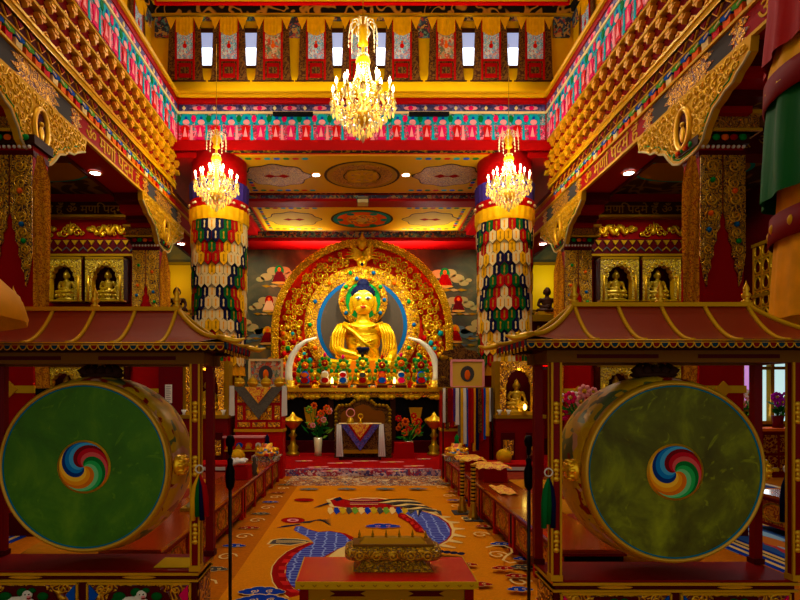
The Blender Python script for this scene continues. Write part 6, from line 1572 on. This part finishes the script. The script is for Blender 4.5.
for sg in (-1, 1):
    x, y, R_ = sg*2.77, 10.5, .52
    t = thing('banner_pillar', 'round pillar core inside the hanging pennants, ' + SIDE[sg], 'pillar', (x, y, 0)); t['kind'] = 'structure'
    mb = MB().lathe([(.0,0),(.42,0),(.42,5.5),(.52,5.52),(.52,6.04),(0,6.04)], (x,y,0), 'red_paint', 24); 
    for k in range(8): a = k*PI/4+.2; mb.bar((x+.43*math.cos(a), y+.43*math.sin(a), 0), (x+.43*math.cos(a), y+.43*math.sin(a), 2.3), .03, 'gold_dull')
    mb.build('core', t)
    t = thing('pennant_banner', 'tall round banner of multicoloured pointed pennants around a pillar, ' + SIDE[sg], 'banner', (x, y, 2.1), 'pennant banners around the two pillars')
    wob = lambda a, h: 1+.018*math.sin(a*26)
    MB().lathe([(.545,5.17),(.555,5.35),(.56,5.52)], (x,y,0), 'purple', 96, wob=wob).build('purple_valance', t)
    mb = MB().lathe([(.55,5.02),(.56,5.18)], (x,y,0), 'silk_red', 64)
    for k in range(14):
        a = 2*PI*k/14
        for q in (-1, 1): mb.ball((x+.565*math.cos(a+q*.06), y+.565*math.sin(a+q*.06), 5.10), (.03,.03,.025), 'cream', 6, 4)
    mb.build('red_band', t)
    MB().lathe([(.55,4.78),(.56,4.86),(.56,5.02)], (x,y,0), 'silk_yellow', 96, wob=wob).build('yellow_valance', t)
    NP, rows, dz = 24, 13, .208; lst = []
    for r in range(rows):
        for k in range(NP):
            a = -PI/2+2*PI*(k+(.5 if r % 2 else 0))/NP
            cc = k+(.5 if r % 2 else 0); d = min(cc, NP-cc)
            if sg < 0: v = d+(r if r < 7 else 13-r)
            else:
                c2 = (cc+1) % NP; v = min(c2, NP-c2)-(r if r < 7 else 13-r)+12
            lst.append((a, r, (colsP if sg < 0 else colsR)[int(v+.25) % 6]))
    def vis(q):
        X_, Y_ = x+R_*math.cos(q[0]), y+R_*math.sin(q[0]); n = Vector((math.cos(q[0]), math.sin(q[0]))); v = Vector((-X_, -Y_)).normalized()
        return -n.dot(v)
    lst.sort(key=vis)
    proto = {}
    rest = MB()
    for i, (a, r, m) in enumerate(lst):
        zz = 4.88-r*dz; rr = R_+.01-.003*r+(.012 if r % 2 else 0)
        g = 'gold_dull' if m != 'cream' else 'silk_gold'
        if m == 'navy': g = 'cream'
        if i < 98:
            if m not in proto: o = pen(m, g, 'pennant', t); proto[m] = o
            else: o = proto[m].copy(); C.objects.link(o); o.parent = t
            o.location = (rr*math.cos(a), rr*math.sin(a), zz-2.1); o.rotation_euler = (-.06, 0, a+PI/2)
            o['label'] = names[m]+' pennant'
        elif vis((a, r, m)) < .25:
            Mx = Matrix.Translation((x+rr*math.cos(a), y+rr*math.sin(a), zz)) @ Matrix.Rotation(a+PI/2, 4, 'Z')
            rest.add([Mx @ Vector(v) for v in ((-.07,0,0),(.07,0,0),(.07,0,-.27),(0,0,-.34),(-.07,0,-.27))], [(0,1,2,3,4)], m)
            rest.add([Mx @ Vector(v) for v in ((-.02,-.004,-.14),(.02,-.004,-.14),(.007,-.004,-.2),(.02,-.004,-.26),(-.02,-.004,-.26),(-.007,-.004,-.2))], [(0,1,2,3,4,5)], g)
    rest.build('pennants_around_the_sides', t)['kind'] = 'stuff'
    MB().lathe([(.47,2.3),(.48,2.0),(.49,1.88)], (x,y,0), 'silk_gold', 144, wob=lambda a, h: 1+.05*math.sin(a*24)*(2.3-h)).build('tassel_fringe', t)
# ================================================================ great tiered banner on the olive side, silk tip on the green side
def pleat(n, amp): return lambda a, h: 1+amp*math.sin(a*n+h*2)
x, y = 3.0, 3.15
t = thing('victory_banner', 'huge tiered silk banner in red, yellow, green and gold hanging beside olive drum stand', 'banner', (x, y, 2.0))
MB().lathe([(.53,3.60),(.52,3.7),(.5,3.9),(.46,4.6),(.3,4.7)], (x,y,0), 'silk_red', 90, wob=pleat(17,.03)).build('red_tier', t)
MB().lathe([(.525,3.4),(.50,3.55),(.46,3.7)], (x,y,0), 'silk_yellow', 90, wob=pleat(19,.02)).build('yellow_tier', t)
MB().lathe([(.525,3.32),(.535,3.33),(.53,3.48),(.50,3.49)], (x,y,0), 'silk_maroon', 60).build('maroon_band', t)
MB().lathe([(.54,2.74),(.53,2.95),(.515,3.2),(.50,3.36)], (x,y,0), 'silk_green', 90, wob=pleat(15,.028)).build('green_tier', t)
MB().lathe([(.50,2.0),(.49,2.2),(.47,2.5),(.45,2.9)], (x,y,0), 'silk_gold', 90, wob=pleat(21,.014)).build('gold_tier', t)
mb = MB().lathe([(.50,2.47),(.51,2.48),(.50,2.64),(.48,2.65)], (x,y,0), 'silk_maroon', 60)
for k in range(16): a = 2*PI*k/16; mb.ball((x+.495*math.cos(a), y+.50*math.sin(a), 2.56), (.022,.022,.035), 'gold_paint', 8, 5)
mb.build('patterned_band', t)
MB().bar((x,y,4.65), (x,y,9.0), .012, 'gold_dull').build('hanging_cord', t)
x, y = -2.05, 2.25
t = thing('golden_banner', 'rounded golden silk lower tier of a hanging banner beyond the green drum roof', 'banner', (x, y, 1.9))
MB().lathe([(.56,1.87),(.565,1.9),(.54,1.98),(.46,2.06),(.36,2.12)], (x,y,0), 'silk_gold', 60, wob=pleat(14,.012)).build('golden_tier', t)
MB().lathe([(.36,2.1),(.34,2.4),(.3,3.4),(.28,4.5)], (x,y,0), 'silk_red', 60, wob=pleat(14,.02)).build('upper_tier', t)
MB().bar((x,y,4.5), (x,y,9.0), .012, 'gold_dull').build('hanging_cord', t)

# ================================================================ thangkas in the clerestory
def thangka(x, y, z, rot=0, warm=False, label='x'):
    t = thing('thangka_scroll', label, 'scroll painting', (0,0,0), 'thangka scrolls hung between the high windows')
    pr = [(-.3,0),(.3,0),(.34,-1.1),(.37,-1.22),(-.37,-1.22),(-.34,-1.1)]
    MB().prism(pr, (0,0,0), (1,0,0), (0,0,1), (0,.01,0), 'brocade_brown').build('brocade_mount', t)
    mb = MB().box(-.19,-.15,-.012,0,-1.2,0,'silk_red').box(.15,.19,-.012,0,-1.2,0,'silk_red').box(-.19,.19,-.012,0,-.84,-.8,'silk_red'); mb.build('red_border', t)
    MB().box(-.15,.15,-.01,0,-.8,-.28,'thangka_warm' if warm else 'thangka').prism(ell(0,-.55,.04,.05,10), (0,-.01,0), (1,0,0), (0,0,1), (0,-.004,0), 'red_bright' if not warm else 'orange').prism(ell(0,-.48,.022,.03,8), (0,-.012,0), (1,0,0), (0,0,1), (0,-.004,0), 'orange').build('painting', t)
    MB().box(-.12,.12,-.012,0,-1.16,-.88,'carpet_maroon').box(-.08,.08,-.016,0,-1.08,-.96,'brocade_brown').build('lower_panel', t)
    mb = MB(); vs = []; n = 14
    for i in range(5):
        for j in range(n+1):
            a = (j/n-.5)*.34; vs.append((a, -.02-.012*math.sin(j*2.4), -.28*i/4-(.08*math.cos(a*9) if i == 4 else 0)))
    mb.add(vs, [(i*(n+1)+j, i*(n+1)+j+1, (i+1)*(n+1)+j+1, (i+1)*(n+1)+j) for i in range(4) for j in range(n)], 'silk_yellow', True)
    for s in (-1, 1): mb.prism([(s*.16,0),(s*.36,0),(s*.27,-.24)], (0,-.02,0), (1,0,0), (0,0,1), (0,.008,0), 'silk_yellow')
    mb.build('silk_curtain', t)
    MB().bar((-.4,0,-1.22),(.4,0,-1.22), .014, 'dark_wood').build('scroll_rod', t)
    t.location = (x, y, z); t.rotation_euler = (0,0,rot)
    return t
TB = {}
posn = ('first', 'second', 'third', 'fourth', 'fifth', 'sixth', 'seventh', 'eighth', 'ninth')
for i, px in enumerate((185, 229, 273, 316, 359, 402, 446, 491, 535)):
    w = i in (2, 6); xx = (px-362)/540*10.4
    lab = ('brown-toned' if w else 'blue-toned') + ' thangka on the high end wall, %s counting from the green drum side' % posn[i]
    if w not in TB: TB[w] = thangka(xx, 10.4, 8.78, 0, w, lab)
    else: copy_tree(TB[w], (xx, 10.4, 8.78), lab)
for sg in (-1, 1):
    for k in range(3):
        c = copy_tree(TB[False], (sg*4.04, 9.75-.95*k, 8.78), 'blue-toned thangka on the high side wall, %s from the end corner, %s' % (('first', 'second', 'third')[k], SIDE[sg])); c.rotation_euler = (0,0,-sg*PI/2)
# red and dark carved pieces above wall bays
for i, px in enumerate((163, 295, 425, 562)):
    xx = (px-362)/540*10.45; struct(MB().box(xx-.16, xx+.16, 10.44, 10.5, 8.45, 8.8, 'floral_band'), 'trim_bay_head')
# ================================================================ lamps, projector, bars
def dl(x, y, z, lab):
    t = thing('downlight', lab, 'ceiling light', (x, y, z), 'recessed downlights in the ceilings')
    MB().lathe([(0,-.008),(.075,-.008),(.075,.0)], (x,y,z), 'lamp_white', 20).build('lens', t); MB().lathe([(.075,-.012),(.1,-.012),(.1,0)], (x,y,z), 'gold_paint', 20).build('trim_ring', t)
LAMPS = [(-.94, 11.05, 6.018, 'round downlight in the dull gold ceiling panel, green drum side of the mandala'), (.90, 11.05, 6.018, 'round downlight in the dull gold ceiling panel, olive drum side of the mandala')]
for sg in (-1, 1):
    LAMPS += [(sg*4.05, 8.2, 4.895, 'downlight under the main beam before the far pillar, ' + SIDE[sg]), (sg*4.5, 9.6, 5.395, 'downlight in aisle ceiling near the far pillar, ' + SIDE[sg]), (sg*4.05, 12.1, 4.895, 'downlight under the beam beyond the far pillar, ' + SIDE[sg])]
for q in LAMPS: dl(*q)
t = thing('projector', 'small beige box fixed under the red ceiling beam', 'projector', (0, 12.2, 5.8))
MB().box(-.1, .14, 12.1, 12.35, 5.82, 5.95, 'beige').build('case', t); MB().box(-.12, .16, 12.08, 12.37, 5.9, 5.93, 'grey_panel').build('bracket', t)
for px, l in ((293, 'green'), (429, 'olive')):
    xx = (px-362)/540*9.95; t = thing('wall_bar', 'thin black bar fixture across the painted frieze, %s drum side' % l, 'fixture', (xx, 9.93, 6.7)); MB().box(xx-.37, xx+.37, 9.92, 9.97, 6.66, 6.72, 'black').build('housing', t); MB().box(xx-.35, xx+.35, 9.97, 10.03, 6.67, 6.71, 'black').build('bracket', t)

# ================================================================ light and camera
def light(kind, loc, power, col=(1, .90, .70), size=.1, spot=None, aim=None, blend=.6):
    l = bpy.data.lights.new('lamp', kind); l.energy = power; l.color = col
    if kind in ('POINT', 'SPOT'): l.shadow_soft_size = size
    if kind == 'SPOT': l.spot_size = math.radians(spot); l.spot_blend = blend
    if kind == 'AREA': l.shape = 'RECTANGLE'; l.size, l.size_y = size
    o = bpy.data.objects.new('lamp', l); C.objects.link(o); o.location = loc
    if aim: o.rotation_euler = (Vector(aim)-Vector(loc)).to_track_quat('-Z', 'Y').to_euler()
    return o
for i, (x, y, z, s, lab) in enumerate(spots):
    for a in (0, PI/2, PI, 3*PI/2):
        light('POINT', (x+.3*s*math.cos(a+.4), y+.3*s*math.sin(a+.4), z+.2), (26 if i == 0 else 17), (1,.95,.78), .08)
for (x, y, z, lab) in LAMPS:
    light('SPOT', (x, y, z-.03), 70, (1,.96,.80), .06, 120, (x, y-.001, 0))
# display spots of the shrine, set in the sanctuary ceiling
for sx in (-1.6, 1.6): light('SPOT', (sx, 12.5, 5.85), 430, (1,.93,.66), .08, 70, (0, 14.4, 3.3))
light('SPOT', (0, 12.5, 5.85), 280, (1,.95,.7), .08, 60, (0, 14.3, 3.6))
for sx in (-1, 1): light('SPOT', (sx*2.0, 12.9, 5.85), 90, (1,.9,.66), .08, 80, (sx*1.2, 13.4, 1.7))
# unseen spots added under the nave ceiling to brighten the hall
for yy in (1.5, 5.0, 8.5):
    for sx in (-2.4, 2.4): light('SPOT', (sx, yy, 8.95), 60 if yy < 2 else 150, (1,.96,.80), .12, 120, (sx, yy+.01, 0))
# upward area lights above the ledge, washing the upper ceiling
for sx in (-1, 1): light('AREA', (sx*3.6, 5, 7.25), 35, (1,.96,.80), (.2, 10), aim=(sx*3.4, 5, 9))
light('AREA', (0, 10.2, 7.2), 35, (1,.96,.80), (6, .2), aim=(0, 10.1, 9))
# daylight from the conservatory window and the clerestory
light('AREA', (7.9, 10.35, 1.7), 14, (.85,.93,1), (1.2, 1.2), aim=(6, 5, 1))
for px in (251, 337, 383, 468): light('AREA', ((px-362)/540*10.5, 10.38, 8.2), 12, (.85,.92,1), (.25, .6), aim=((px-362)/540*10, 5, 6))
light('AREA', (0, 15.45, 4.9), 330, (1,.97,.76), (4, .2), aim=(0, 13.2, 6.05))  # added uplight hidden behind the aureole, brightens the sanctuary ceiling
for sx in (-1, 1): light('SPOT', (sx*2.9, 14.0, 5.9), 160, (1,.96,.80), .08, 90, (sx*3.2, 16, 3.6))  # unseen spots added to lift the mural at both sides
# aisle spots, and small points by the pillar shrines and panels
for sg in (-1, 1):
    for cx in (4.83, 5.62):
        pass
    light('SPOT', (sg*6.0, 8.6, 5.3), 60, (1,.96,.78), .05, 80, (sg*7.2, 9.7, 3.4))  # added spot without a fitting, brightens the side-wall lattice
    light('SPOT', (sg*5.3, 8.4, 5.3), 60, (1,.97,.76), .05, 70, (sg*5.3, 10.2, 3.6))  # unseen spot added to brighten the niche fronts
    light('POINT', (sg*2.8, 9.62, 1.95), .5, (1,.8,.45), .03)
    light('POINT', (sg*5.4, 15.2, 4.8), 12, (1,.9,.5), .1)
w = bpy.data.worlds.new('World'); bpy.context.scene.world = w; w.use_nodes = True
bg = w.node_tree.nodes['Background']; bg.inputs[0].default_value = (1, .98, .80, 1); bg.inputs[1].default_value = .50
cam = bpy.data.cameras.new('camera'); co = bpy.data.objects.new('camera', cam); C.objects.link(co)
co.location = (0, 0, H); co.rotation_euler = (PI/2, 0, 0)
cam.sensor_width = 36; cam.lens = 36*FX/800; cam.shift_x = (400-CX)/800; cam.shift_y = (CY-300)/800; cam.clip_start = .05
sc = bpy.context.scene; sc.camera = co
sc.view_settings.view_transform = 'Standard'; sc.view_settings.look = 'None'; sc.view_settings.exposure = 0; sc.view_settings.gamma = 1
try: sc.view_settings.use_curve_mapping = False
except Exception: pass
